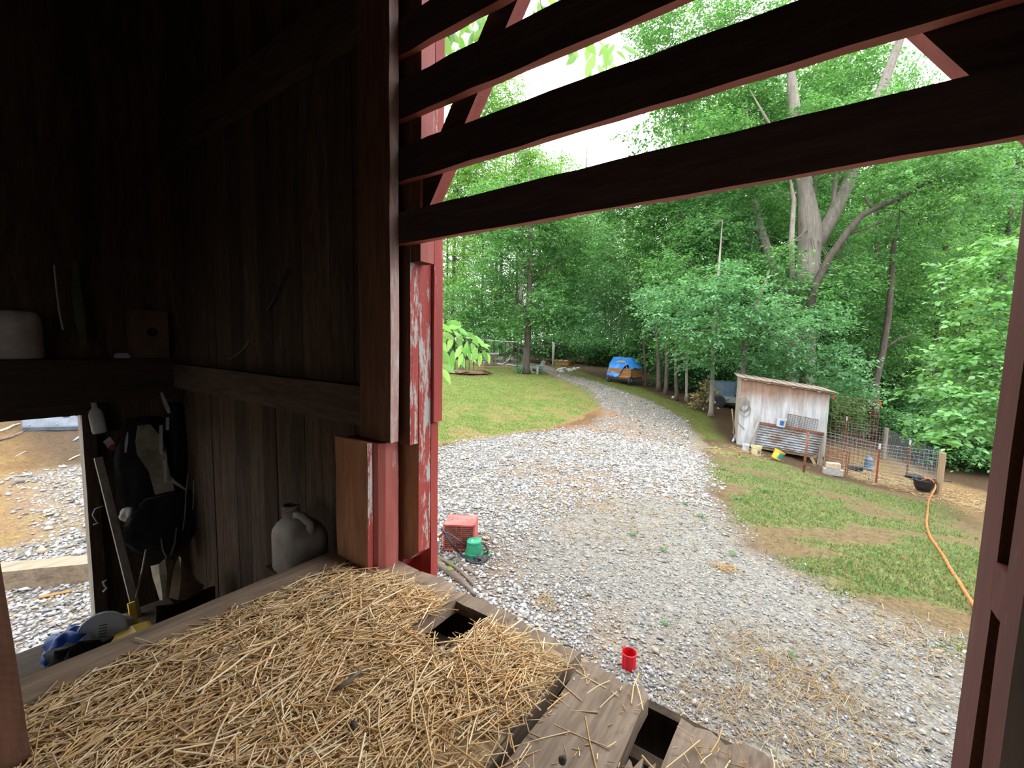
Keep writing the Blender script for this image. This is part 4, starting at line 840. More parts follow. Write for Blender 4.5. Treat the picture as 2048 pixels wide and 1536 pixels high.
def Rz(a): return Matrix.Rotation(a, 4, 'Z')
def bucket(name, label, loc, r, h, mat, rz=0, rx=0, ry=0, lid=None, handle='steel_dark', inner=None, band=None, print_=None, group=None, open_=True, cat='bucket'):
    t = local_thing(name, label, cat, loc, group=group, rz=rz, rx=rx, ry=ry); rb = r*.86
    mb = MB(); mb.lathe([(rb, 0), (rb+(r-rb)*.8, h*.8), (r*1.05, h*.8), (r*1.05, h*.84), (r*.99, h*.85), (r*.99, h*.91), (r*1.05, h*.92), (r*1.05, h*.95), (r, h*.955), (r*1.03, h), (r*.96, h), (rb*.95, .02*h), (0, .02*h)], 22)
    body = mb.build('body', mat, t, smooth=False)
    if lid:
        mb = MB(); mb.lathe([(r*1.07, h*.93), (r*1.09, h*.95), (r*1.09, h*1.02), (r*1.0, h*1.03), (r*.97, h*.995), (0, h*.995)], 24); mb.build('lid', lid, t)
    if handle:
        mb = MB(); mb.tube([(r*1.06*math.cos(a), -r*.35*math.sin(a)-r*.2*math.sin(a), h*.86-r*1.0*math.sin(a)) for a in np.linspace(0, math.pi, 13)], r*.03, 5); mb.build('handle', handle, body)
    if print_:
        mb = MB(); a0, a1, z0, z1, pm = print_; rr1 = lambda z: rb+(r-rb)*z/h+.003
        mb.grid(lambda u, v_: (rr1(h*(z0+(z1-z0)*v_))*math.cos(a0+(a1-a0)*u), rr1(h*(z0+(z1-z0)*v_))*math.sin(a0+(a1-a0)*u), h*(z0+(z1-z0)*v_)), 8, 2); mb.build('printed_label', pm, body)
    return t
def stick(name, label, pts, rad, mat, cat='stick', n=7, parent=None):
    b = np.asarray(pts[0]); t = thing(name, label, cat, b) if parent is None else parent; mb = MB(); mb.tube(pts, rad, n); mb.build('shaft', mat, t, smooth=True); return t
def one(name, label, cat, mb, mats, loc, group=None, smooth=False, part='body', **kw):
    t = thing(name, label, cat, loc, group); mb.build(part, mats, t, smooth=smooth, **kw); return t

# ------------------------------------------------------------------ inside the barn
# plastic jug on the ledge
J = np.array([-1.70, .90, 1.347]); t = thing('plastic_jug', 'dirty white plastic jug with ribbed cap beside the brown post', 'jug', J)
mb = MB(); prof = [(0, .95), (.004, 1.0), (.14, 1.0), (.165, .97), (.195, .80), (.215, .52), (.222, .40)]; n = 24; vs = []
for z, s in prof:
    for k in range(n):
        a = 2*math.pi*k/n; c_, s_ = math.cos(a), math.sin(a); q = 1/((abs(c_)**4+abs(s_)**4)**.25)
        vs.append((J[0]+.118*s*c_*q-(.0 if z < .2 else .012), J[1]+.08*s*s_*q, J[2]+z))
fs = [(i*n+k, i*n+(k+1) % n, (i+1)*n+(k+1) % n, (i+1)*n+k) for i in range(len(prof)-1) for k in range(n)]+[tuple(range(n-1, -1, -1)), tuple((len(prof)-1)*n+k for k in range(n))]
mb.add(vs, fs); mb.build('body', 'plastic_dirty', t, smooth=True)
mb = MB(); mb.tube([(J[0]-.005, J[1]-.01, J[2]+.215), (J[0]+.02, J[1]-.02, J[2]+.246), (J[0]+.055, J[1]-.015, J[2]+.245), (J[0]+.095, J[1]-.005, J[2]+.22), (J[0]+.09, J[1], J[2]+.16)], .0165, 8); mb.build('handle', 'plastic_dirty', t, smooth=True)
mb = MB(); p = []
for k in range(5): p += [(.031, .222+k*.009), (.0345, .225+k*.009), (.0345, .229+k*.009), (.031, .230+k*.009)]
p += [(.031, .268), (.026, .268), (.026, .245), (0, .245)]; mb.lathe([(a, b) for a, b in p], 18, Matrix.Translation((J[0]-.045, J[1]-.01, J[2]))); mb.build('cap', 'plastic_dirty', t, label='ribbed jug cap')
mb = MB(); q = J+np.array([-.092, -.045, .03]); mb.obox(q+np.array([0, 0, .04]), (.001, .001, 0), (.012, -.028, 0), (0, 0, .045)); mb.build('label_sticker', 'strap_white', t)
# objects on the doorway beam
def on_beam(px, py): p = onx(px, py, -3.43); p[2] = 2.168; return p
a_, b_ = on_beam(-30, 715), on_beam(82, 715); mb = MB(); h0 = onx(40, 622, -3.43)[2]-2.168
mb.lathe([(.10, 0), (.112, .01), (.108, h0*.85), (.095, h0*.97), (.07, h0), (0, h0)], 14, Matrix.Translation((-3.43, (a_[1]+b_[1])/2, 2.168))@Matrix.Diagonal((.6, 1.0, 1, 1)))
one('storage_tub', 'pale plastic tub standing on the dark doorway beam', 'tub', mb, 'plastic_dirty', ((-3.43, (a_[1]+b_[1])/2, 2.168)), smooth=True)
a_, b_ = on_beam(262, 712), on_beam(336, 712); h0 = onx(300, 622, -3.43)[2]-2.168
t = thing('cardboard_box', 'brown cardboard box with a dark oval on the beam corner', 'box', (-3.43, (a_[1]+b_[1])/2, 2.168))
mb = MB(); mb.box(-3.49, -3.40, a_[1], b_[1], 2.168, 2.168+h0); mb.build('carton', 'cardboard', t)
mb = MB(); mb.lathe([(0, 0), (.028, 0)], 16, Matrix.Translation((-3.398, (a_[1]+b_[1])/2+.01, 2.168+h0*.55))@Matrix.Rotation(math.pi/2, 4, 'Y')); mb.build('printed_oval', 'cloth_black', t)
mb = MB(); mb.box(-3.48, -3.40, on_beam(232, 712)[1], on_beam(258, 712)[1], 2.168, 2.188); mb.box(-3.475, -3.41, on_beam(235, 712)[1], on_beam(255, 712)[1], 2.188, 2.198)
one('folded_cloth', 'small pale folded rag beside the cardboard box', 'rag', mb, 'strap_white', on_beam(245, 712))
def ribbon(pts, w, wdir=(0, 1, 0)):
    mb = MB(); wd_ = np.asarray(wdir, float); vs = []
    for p, k in pts: vs += [np.asarray(p)-wd_*w*k, np.asarray(p)+wd_*w*k]
    return mb.add(vs, [(2*i, 2*i+1, 2*i+3, 2*i+2) for i in range(len(pts)-1)])
pp = [(onx(150, 520, -3.47), .4), (onx(152, 580, -3.46), .9), (onx(160, 640, -3.45), 1), (onx(168, 690, -3.45), .5)]
mb = ribbon(pp, .022); one('green_strap', 'dull green strap hanging on the wall above the beam', 'strap', mb, 'cloth_green', pp[-1][0], part='webbing', thick=.003)
pp = [onx(108, 530, -3.47), onx(112, 570, -3.46), onx(118, 620, -3.46), onx(126, 660, -3.46)]
one('pale_twine', 'thin pale cord hanging left of the green strap', 'cord', MB().tube(pp, .004, 6), 'strap_white', pp[-1], part='cord_line')
# bottle on the wall
p = onx(200, 866, -3.43); t = thing('hanging_bottle', 'flat pale bottle hung neck up below the doorway beam', 'bottle', p)
mb = MB(); h0 = onx(198, 800, -3.43)[2]-p[2]; w0 = abs(onx(214, 850, -3.43)[1]-onx(182, 850, -3.43)[1])/2
mb.lathe([(.9, 0), (1, .02), (1, h0*.58), (.8, h0*.70), (.38, h0*.78), (.34, h0), (0, h0)], 16, Matrix.Translation(Vector(p))@Matrix.Rotation(.10, 4, 'X')@Matrix.Diagonal((w0*.5, w0, 1, 1))); mb.build('body', 'bottle_white', t, smooth=True)
mb = MB(); mb.lathe([(.4, h0*.93), (.45, h0*.94), (.45, h0*1.06), (0, h0*1.06)], 12, Matrix.Translation(Vector(p))@Matrix.Rotation(.10, 4, 'X')@Matrix.Diagonal((w0*.5, w0, 1, 1))); mb.build('cap', 'plastic_cream', t)
p = onx(218, 885, -3.43); mb = MB(); mb.obox(p, (.002, 0, 0), (0, .010, -.022), (0, .016, .012)); t = one('paper_tag', 'small pale tag with a red end under the hanging bottle', 'tag', mb, 'strap_white', p, part='card')
mb = MB(); mb.obox(p+np.array([.001, .012, -.032]), (.002, 0, 0), (0, .008, -.014), (0, .010, .008)); mb.build('red_end', 'tag_red', t)
# leaning boards in the corner
def leaning(name, label, a, b, w, th, mat, cat='board'):
    a, b = np.asarray(a), np.asarray(b); d = nrm(b-a); s = nrm(np.cross(d, (1, 0, .05))); n_ = np.cross(s, d); mb = MB(); mb.obox((a+b)/2, (b-a)/2, s*w/2, n_*th/2); return one(name, label, cat, mb, mat, a, part='plank_body')
a = onx(292, 1300, -3.05); b = onx(196, 915, -3.40); leaning('leaning_board', 'pale sawn board leaning in the corner beside the doorway', a+(a-b)*.28, b, .035, .03, 'wood_grey')
a = onx(276, 1290, -2.95); b = onx(262, 1205, -3.02); leaning('yellow_pole', 'yellow fork pole standing at the loft edge', a+(a-b)*2.2, b, .03, .025, 'plastic_yellow', 'pole')
a = onx(305, 1170, -3.2); b = onx(285, 1090, -3.4)
stick('bent_branch', 'thin bent branch leaning in the dark corner', [onx(272, 1196, -3.1), onx(285, 1140, -3.2), onx(292, 1100, -3.25), onx(318, 1092, -3.3)], [.006, .007, .006, .003], 'rope', 'branch')
# hanging tack: black straps, white strap, coat-like bundle
def hang(name, label, pts, w, mat, X=-3.33, cat='strap', wd_=(0, 1, 0)):
    q = [(onx(x, y, X+.02*((i*7) % 3)), k) for i, (x, y, k) in enumerate(pts)]; return one(name, label, cat, ribbon(q, w, wd_), mat, q[-1][0], part='webbing', thick=.003)
hang('white_strap', 'bright white knotted strap hanging at the beam corner', [(323,785,.5),(328,800,.8),(334,815,1),(338,826,.6)], .012, 'strap_white')
hang('pale_halter', 'pale halter strap hanging long in the dark corner', [(322,850,.9),(322,880,1),(322,902,1),(328,915,1.1),(331,935,.8),(331,965,.7)], .009, 'strap_white')
hang('short_strap', 'short pale strap end right of the halter', [(335,835,1),(335,860,1)], .008, 'strap_white')
hang('white_edge', 'thin white strip on the wall right of the bottle', [(255,865,.4),(253,885,1),(251,905,.5)], .007, 'strap_white')
hang('grey_rag', 'grey rag hanging behind the pale halter', [(288,850,.6),(298,880,1.3),(304,905,1.4),(318,940,1.0),(330,985,1.0)], .05, 'paper_dirty', -3.345, 'rag')
hang('curved_strap', 'curved white strap swinging below the black coat', [(334,948,.8),(345,962,1),(360,972,.9),(372,980,.4)], .012, 'strap_white')
def bundle(name, label, cx, cy, rpx, rpy, X, mat, cat='coat', seed=1):
    c = onx(cx, cy, X); z = depth(c); rx, rz = rpx*z/FPX, rpy*z/FPX; rr_ = random.Random(seed); mb = MB(); n, m_ = 18, 12; vs = []
    for j in range(m_+1):
        t_ = j/m_; r = (math.sin(math.pi*min(1, t_*.85+.12))**.6)
        for k in range(n):
            a = 2*math.pi*k/n; w_ = 1+.16*math.sin(a*5+j*.4)+rr_.uniform(-.06, .06); vs.append((c[0]+.045*r*w_*math.cos(a), c[1]+rx*1.6*r*w_*math.sin(a), c[2]+rz*(1-2*t_)))
    mb.add(vs, [(j*n+k, j*n+(k+1) % n, (j+1)*n+(k+1) % n, (j+1)*n+k) for j in range(m_) for k in range(n)]+[tuple(range(n-1, -1, -1)), tuple(m_*n+k for k in range(n))])
    return one(name, label, cat, mb, mat, (c[0], c[1], c[2]-rz), smooth=True, part='cloth')
bundle('black_coat', 'black coat like bundle hanging on the corner boards', 290, 945, 26, 110, -3.42, 'cloth_black', seed=2)
bundle('dark_harness', 'dark leather harness bundle hanging right of the halter', 350, 900, 11, 95, -3.40, 'cloth_black', 'harness', 3)
bundle('black_sack', 'black sack hanging low over the paper feed bag', 335, 1050, 38, 62, -3.32, 'cloth_black', 'sack', 4)
def loop(name, label, pts, r, mat, X=-3.40, cat='rope'):
    q = [onx(x, y, X) for x, y in pts]; return one(name, label, cat, MB().tube(q, r, 6), mat, q[-1], smooth=True, part='strand')
loop('rope_loop', 'pale rope loop hanging above the paper feed bag', [(322,1075),(326,1100),(334,1116),(342,1110),(350,1085),(353,1055)], .005, 'rope', -3.28)
loop('wire_loop', 'thin pale wire loop on the post beside the doorway', [(206,1012),(190,1018),(185,1030),(192,1042),(196,1046),(186,1050)], .0035, 'strap_white', -3.44, 'wire')
loop('small_hook', 'small metal hook on the boards low beside the doorway', [(214,1160),(206,1164),(210,1172),(214,1176),(206,1184)], .006, 'strap_white', -3.44, 'hook')
loop('thin_twine', 'thin twine dangling right of the black sack', [(376,950),(372,990),(370,1030),(366,1060)], .003, 'rope', -3.2, 'twine')
loop('thin_twine', 'second thin twine dangling nearest the front boards', [(388,960),(387,1000),(386,1020)], .003, 'rope', -3.2, 'twine')
bundle('white_pouch', 'small white pouch hanging left of the black sack', 256, 1030, 8, 14, -3.36, 'bottle_white', 'pouch', 6)
# feed bags and curved metal below
p0 = onx(330, 1205, -2.85)
t = thing('feed_bag', 'crumpled tan paper feed bag standing open in the corner', 'bag', p0)
def quadstrip(pxs, X, mat, name, label=None, par=None, bump_=.02):
    P = [[onx(x, y, X+dx) for x, y, dx in row_] for row_ in pxs]; mb = MB(); n = len(P[0]); mb.add([p for r_ in P for p in r_], [(j*n+i, j*n+i+1, (j+1)*n+i+1, (j+1)*n+i) for j in range(len(P)-1) for i in range(n-1)]); return mb.build(name, mat, par, label=label, thick=.004)
quadstrip([[(358,1112,0),(362,1116,.02),(368,1130,0),(382,1150,-.04)], [(346,1140,.02),(362,1150,.05),(378,1158,.02),(398,1165,-.03)], [(342,1170,.03),(360,1178,.06),(380,1176,.03),(408,1170,-.02)], [(338,1195,.03),(356,1200,.06),(376,1196,.03),(404,1182,-.02)]], -2.9, 'paper_tan', 'front_panel', par=t)
quadstrip([[(302,1132,-.05),(318,1128,0),(330,1118,.02),(346,1122,.0)], [(306,1155,-.05),(320,1150,.02),(334,1148,.04),(340,1145,.0)], [(314,1180,-.04),(324,1178,.03),(332,1176,.04),(338,1172,.0)], [(320,1200,-.03),(326,1200,.02),(332,1198,.03),(336,1194,0)]], -2.92, 'paper_dirty', 'side_panel', par=t)
mb = MB(); c = onx(325, 1290, -2.62); mb.grid(lambda u, v_: onx(312+118*u-8*math.sin(u*3)*0, 1212-34*u+(1285-1212)*v_*(1-.45*u)+6*math.sin(u*5), -2.62-.12*math.sin(v_*2)-.15*u), 10, 5)
one('curved_sheet', 'dull curved sheet of metal leaning under the feed bag', 'sheet', mb, 'wood_inside_y', (c[0], c[1], c[2]), smooth=True, part='sheet_metal', thick=.006)
# bench that carries the buckets below the loft edge
bx0 = onx(120, 1345, -2.75); zt = bx0[2]-.06
t = thing('low_bench', 'dark low bench below the loft edge carrying the blue bag', 'bench', (-2.75, .45, 0))
mb = MB(); mb.box(-3.2, -2.3, .12, .85, zt-.04, zt); mb.build('top', 'wood_inside_y', t)
for x_ in (-3.15, -2.4):
    for y_ in (.16, .77): mb = MB(); mb.box(x_, x_+.06, y_, y_+.06, .02, zt-.04); mb.build('leg', 'wood_inside_z', t)
def blobmesh(c, r, seed, n=22, m_=12, rough=.18, flat=0):
    mb = MB(); vs = []; rr_ = random.Random(seed)
    for j in range(m_+1):
        th = math.pi*j/m_
        for k in range(n):
            a = 2*math.pi*k/n; d = np.array([math.sin(th)*math.cos(a), math.sin(th)*math.sin(a), math.cos(th)]); w_ = 1+rough*(2*mnoise.noise(Vector(d*2.2)+Vector((seed, 0, 0))))+rough*.5*mnoise.noise(Vector(d*6)+Vector((0, seed, 0))); q = c+d*np.array(r)*w_
            if q[2] < c[2]-r[2]*.8: q[2] = c[2]-r[2]*.8
            vs.append(q)
    return mb.add(vs, [(j*n+k, (j+1)*n+k, (j+1)*n+(k+1) % n, j*n+(k+1) % n) for j in range(m_) for k in range(n)])
c = onx(138, 1292, -2.8); c = c+np.array([0, 0, -.01]); z = depth(c)
mb = blobmesh(c, (.10, 36*z/FPX, 34*z/FPX), 3, rough=.3); one('blue_bag', 'crumpled blue plastic bag below the loft edge', 'bag', mb, 'bag_blue', (c[0], c[1], c[2]-.1), smooth=True, part='film')
c = onx(150, 1322, -2.62); mb = blobmesh(c, (.09, .10, .075), 8, rough=.3); one('black_bag', 'black plastic bag slumped under the blue bag', 'bag', mb, 'cloth_black', (c[0], c[1], c[2]-.06), smooth=True, part='film')
c = onx(204, 1266, -2.74); z = depth(c); r_ = 37*z/FPX
t = local_thing('lidded_bucket', 'white plastic tub lying with its ribbed round lid toward the loft', 'tub', c); t.rotation_euler = Vector(nrm(CAM-c+np.array([0, -.9, .2]))).to_track_quat('Z', 'Y').to_euler()
mb = MB(); mb.lathe([(r_*.8, -.24), (r_*.93, -.02), (r_, -.02), (r_, 0)], 26, closed=True); mb.build('body', 'plastic_white', t)
mb = MB(); mb.lathe([(r_*1.04, -.015), (r_*1.06, .0), (r_*1.06, .016), (r_*.98, .02), (r_*.95, .012), (0, .012)], 30); mb.build('lid', 'lid_white', t)
for k in range(6): mb = MB(); mb.box(r_*-.1, r_*.22, r_*(-.35+k*.14), r_*(-.29+k*.14), .011, .0145); mb.build('rib', 'ink_grey', t)
# yellow jug
c = onx(236, 1318, -2.64); z = depth(c); t = thing('yellow_jug', 'yellow plastic jug lying against the loft edge', 'jug', c)
mb = MB(); S = z/FPX
outl = [(-50,36),(-38,8),(-20,-22),(0,-42),(22,-48),(46,-44),(48,-30),(40,-6),(30,36)]
P = [c+np.array([0, 1, 0])*x_*S*1.25+np.array([0, 0, 1])*(-y_*S)+np.array([.0, 0, 0]) for x_, y_ in outl]; n = len(P)
vs = [p+np.array([.06, 0, 0]) for p in P]+[p-np.array([.06, 0, 0]) for p in P]
mb.add(vs, [tuple(range(n)), tuple(range(2*n-1, n-1, -1))]+[(i, (i+1) % n, n+(i+1) % n, n+i)[::-1] for i in range(n)]); mb.build('body', 'plastic_yellow', t, bevel=.018)
mb = MB(); mb.tube([c+np.array([.065, x_*S*1.25, -y_*S]) for x_, y_ in ((-6,4),(8,-22),(34,-34),(36,-16))], .009, 7); mb.build('handle', 'plastic_yellow', t, smooth=True)
# hanging cable on the front boards
q = [ony(x, y, 1.0-.015*(i % 2)) for i, (x, y) in enumerate(((712,-60),(690,10),(650,70),(628,130),(612,260),(600,330)))]
one('hanging_cable', 'thin dark cable drooping across the upper boards', 'cable', MB().tube(q, .005, 6), 'rubber', q[-1], smooth=True, part='strand')
q = [ony(x, y, 1.03) for x, y in ((575,540),(565,560),(548,600),(535,620))]; one('twine_end', 'dark twine tail hanging through a crack in the boards', 'twine', MB().tube(q, .006, 6), 'rubber', q[-1], smooth=True, part='strand')
q = [ony(x, y, 1.03) for x, y in ((500,680),(485,700),(470,712),(455,720))]; one('twine_end', 'pale twine tail resting just over the girt', 'twine', MB().tube(q, .003, 6), 'rope', q[-1], smooth=True, part='strand')
# sticks and pellets lying in the straw
def flat_stick(name, label, a, b, r, mat, cat='stick'):
    A, B = onz(*a, FZ+.03), onz(*b, FZ+.035); mid = (A+B)/2+np.array([.006, 0, .003]); return one(name, label, cat, MB().tube([A, mid, B], [r*.6, r, r*.5], 6), mat, A, smooth=True, part='shaft')
flat_stick('wood_splinter', 'dark wood splinter lying across the straw', (668,1382), (722,1342), .006, 'root_wood', 'splinter')
for (px, py, lab) in ((708,1449,'small dark pellet in the straw at the bottom'), (1125,1520,'round brown nut lying on the bare plank')):
    c = onz(px, py, FZ+.03); one('pellet', lab, 'pellet', blobmesh(c, (.008, .008, .008), px, 10, 6, .2), 'bark', c, smooth=True)
t = thing('bent_straw', 'long bent straw stem lying on the bare plank', 'stem', onz(1055, 1400, FZ)); mb = MB(); mb.tube([onz(x, y, FZ+.02) for x, y in ((1062,1370),(1053,1400),(1051,1440),(1058,1465),(1080,1475))], .0018, 5); mb.build('stem_line', 'wood_tan', t, smooth=True)

# ------------------------------------------------------------------ just outside the barn
def frame_at(p, face_cam=True, yaw=0.0):
    """local frame on the ground: x to the camera's right, y away"""
    d = np.array([p[0]-CAM[0], p[1]-CAM[1], 0]); d /= np.linalg.norm(d); a = math.atan2(d[1], d[0])-math.pi/2+yaw; return a
plain('heater_inner', (.20,.06,.052), .7, .25, 9)
# red space heater with its cord
g = gnd(918, 1100); a = frame_at(g, yaw=-.16); t = local_thing('space_heater', 'faded red wire grilled heater standing on the gravel by the barn', 'heater', g+np.array([0, 0, -.02]), rz=a, rx=-.06)
w_, d_, h_ = .175, .15, .32
mb = MB(); mb.box(-w_, w_, -d_*.2, d_*2, .04, h_); hs = mb.build('housing', 'heater_red', t, bevel=.012)
mb = MB()
for (x0, x1, z0, z1) in ((-w_, -w_+.018, .03, h_), (w_-.018, w_, .03, h_), (-w_, w_, h_-.018, h_), (-w_, w_, .03, .05)): mb.box(x0, x1, -d_*.2-.02, -d_*.2, z0, z1)
ff = mb.build('face_frame', 'heater_red', t)
mb = MB(); mb.box(-w_+.015, w_-.015, -d_*.2-.006, -d_*.2-.001, .05, h_-.018); mb.build('front_panel', 'heater_inner', t)
for k in range(11): mb = MB(); mb.tube([(-w_+.015, -d_*.2-.018, .06+k*.022), (w_-.015, -d_*.2-.018, .06+k*.022)], .0032, 5); mb.build('grille_wire', 'rust', ff)
for x_ in (-.03, .03): mb = MB(); mb.tube([(x_, -d_*.2-.024, .05), (x_, -d_*.2-.024, h_-.005)], .004, 5); mb.build('grille_bar', 'rust', ff)
mb = MB(); mb.lathe([(.05, -.06), (.052, -.02), (.036, -.02), (.036, .02), (0, .02)], 16, Matrix.Translation((.01, -d_*.2-.01, .15))@Matrix.Rotation(math.pi/2, 4, 'X')); mb.build('motor', 'rust_red', t)
mb = MB(); mb.box(-w_-.006, -w_-.001, .02, .08, h_-.12, h_-.05); mb.build('sticker', 'strap_white', hs)
for x_ in (-w_+.02, w_-.02): mb = MB(); mb.box(x_-.015, x_+.015, -d_*.3, d_*2, 0, .04); mb.build('foot', 'rust', t)
for (x_, y_) in ((-.10, .12), (-.05, .14), (.06, .12), (.12, .15)): mb = MB(); mb.lathe([(.006, h_), (.006, h_+.004), (0, h_+.005)], 8, Matrix.Translation((x_, y_, 0))); mb.build('screw', 'rust', hs)
# green pot
g2 = gnd(948, 1113); t = local_thing('green_pot', 'green plastic pump pot set in front of the red heater', 'pot', g2+np.array([0, 0, -.01]), rz=a)
mb = MB(); mb.lathe([(.098, 0), (.104, .012), (.098, .02), (.094, .05), (.098, .052), (.098, .066), (.092, .068), (.078, .17), (.080, .172), (.080, .186), (.074, .196), (.05, .196), (0, .196)], 24); mb.build('body', 'plastic_green', t)
mb = MB(); mb.lathe([(.012, .196), (.010, .203), (0, .204)], 10, Matrix.Translation((-.02, -.02, 0))); mb.build('knob', 'plastic_white', t)
for k in range(3): mb = MB(); b_ = 1.2+k*2.1; mb.box(.09*math.cos(b_)-.012, .09*math.cos(b_)+.012, .09*math.sin(b_)-.012, .09*math.sin(b_)+.012, -.01, .02); mb.build('tab', 'plastic_green', t)
def gp(px, py, up_=.02): p = gnd(px, py); p[2] += up_; return p
gh = gnd(905, 1100)
hosep = [g+np.array([0, 0, .0]) for _ in ()]
Dh = depth(gnd(930, 1115))
pts = [atd(882,1057,Dh), atd(890,1068,Dh-.02), atd(903,1088,Dh-.06), gp(918,1108), gp(935,1124), gp(955,1130), gp(972,1122), gp(977,1108,.03), gp(968,1098,.06), atd(962,1090,Dh+.03)]
def smooth_pts(P, n=6):
    P = [np.asarray(p, float) for p in P]; out = []
    for i in range(len(P)-1):
        p0, p1, p2, p3 = P[max(i-1, 0)], P[i], P[i+1], P[min(i+2, len(P)-1)]
        for k in range(n):
            t_ = k/n; out.append(.5*((2*p1)+(-p0+p2)*t_+(2*p0-5*p1+4*p2-p3)*t_*t_+(-p0+3*p1-3*p2+p3)*t_**3))
    return out+[P[-1]]
one('black_hose', 'thick black hose looping from the heater round the green pot', 'hose', MB().tube(smooth_pts(pts), .0125, 8), 'rubber', pts[4], smooth=True, part='tube')
pts = [atd(884,1062,Dh-.03), atd(905,1072,Dh-.1), atd(922,1085,Dh-.14), gp(932,1104,.06), gp(936,1122,.03), gp(948,1128,.03)]
one('thin_black_hose', 'thinner black hose sagging across the front of the heater', 'hose', MB().tube(smooth_pts(pts), .0095, 8), 'rubber', pts[4], smooth=True, part='tube')
c = gp(957, 1121, .03); one('tangled_string', 'grey tangle of string under the green pot', 'string', blobmesh(c, (.05, .05, .03), 5, rough=.4), 'mesh_dark', c, smooth=True)
c = gp(973, 1114, .03); mb = MB(); mb.tube(smooth_pts([gp(968,1110,.02), gp(975,1107,.03), gp(980,1113,.03), gp(974,1118,.02)]), .009, 6); one('green_fitting', 'green plastic fitting at the hose end right of the pot', 'fitting', mb, 'plastic_green', c, smooth=True)
# silver box behind the corner board
g3 = gnd(868, 1104); t = local_thing('silver_lantern', 'small silver lantern half hidden behind the red corner board', 'lantern', g3, rz=a+.3)
mb = MB(); mb.box(-.05, .05, -.04, .04, .015, .13); mb.build('case', 'metal_silver', t, bevel=.008)
mb = MB(); mb.box(-.035, .035, -.045, -.04, .04, .09); mb.build('front_window', 'ink_grey', t)
mb = MB(); mb.box(-.055, .055, -.045, .045, .13, .145); mb.build('lid', 'strap_white', t, bevel=.005)
mb = MB(); mb.box(-.06, .06, -.05, .05, 0, .015); mb.build('base', 'metal_silver', t)
mb = MB(); mb.obox(atd(877,1075,depth(gnd(880,1100))), nrm(RT+UP*.9)*.13, FW*.012, nrm(UP-RT*.9)*.012); mb.v = list(mb.v); one('rusty_bracket', 'rusty bracket leaning between heater and corner board', 'bracket', mb, 'rust_red', gnd(880, 1098))
# roots / logs at the barn foot
def log(name, label, pxs, rads, mat='root_wood', cat='log', n=9):
    P = [gp(x, y, r*.6) for (x, y), r in zip(pxs, rads)]; rr_ = random.Random(len(label)); P2 = smooth_pts(P, 4); R2 = list(np.interp(np.linspace(0, 1, len(P2)), np.linspace(0, 1, len(rads)), rads)*np.array([rr_.uniform(.88, 1.12) for _ in P2]))
    t = one(name, label, cat, MB().tube(P2, R2, n), mat, P[0], smooth=True, part='wood'); return t
t = log('driftwood_log', 'thick grey log with moss lying by the barn foot', [(850,1120),(872,1130),(893,1145),(912,1158),(930,1172),(950,1192)], [.034,.040,.038,.036,.03,.012])
mb = MB(); 
for (px, py) in ((866,1124),(874,1130),(900,1148)): c = gp(px, py, .05); b0 = blobmesh(c, (.045, .03, .016), px, 10, 6, .4); mb.add(b0.v, b0.f)
mb.build('moss_patch', 'moss', t, smooth=True)
log('thin_log', 'long thin branch lying behind the mossy log', [(862,1112),(880,1120),(905,1134),(922,1146),(940,1164),(962,1186)], [.016,.022,.022,.021,.018,.008], cat='branch')
log('short_branch', 'short grey branch lying right of the thin branch', [(925,1139),(935,1142),(950,1150)], [.012,.02,.01], cat='branch')
log('gravel_twig', 'thin dark twig lying at the plank ends left of the red can', [(1125,1298),(1145,1302),(1165,1307),(1188,1314)], [.004,.006,.005,.003], cat='twig', n=6)
log('broken_twig', 'dark broken twig at the end of the rightmost plank hole', [(1325,1412),(1345,1425),(1365,1432),(1382,1440)], [.005,.008,.007,.004], cat='twig', n=6)
# red can
g = gnd(1257, 1336); D = depth(g); r_ = 14.0*D/FPX
t = local_thing('red_can', 'open bright red plastic can standing on the gravel', 'can', g, rz=.4)
mb = MB(); mb.lathe([(r_*.93, 0), (r_*.98, .008), (r_, .02), (r_, .112), (r_*1.05, .114), (r_*1.05, .122), (r_*.97, .124), (r_*.93, .116), (r_*.9, .03), (0, .028)], 28); mb.build('body', 'plastic_red', t, smooth=False)
for k in range(5): mb = MB(); b_ = -2.6+k*.5; mb.obox((r_*1.0*math.cos(b_), r_*1.0*math.sin(b_), .06), (.002*math.cos(b_), .002*math.sin(b_), 0), (-.003*math.sin(b_), .003*math.cos(b_), 0), (0, 0, .045)); mb.build('rib', 'plastic_red', t)
mb = MB(); mb.obox((r_*math.cos(-1.1), r_*math.sin(-1.1), .02), (.003, .003, 0), (-.006, .006, 0), (0, 0, .006)); mb.build('chip', 'strap_white', t)
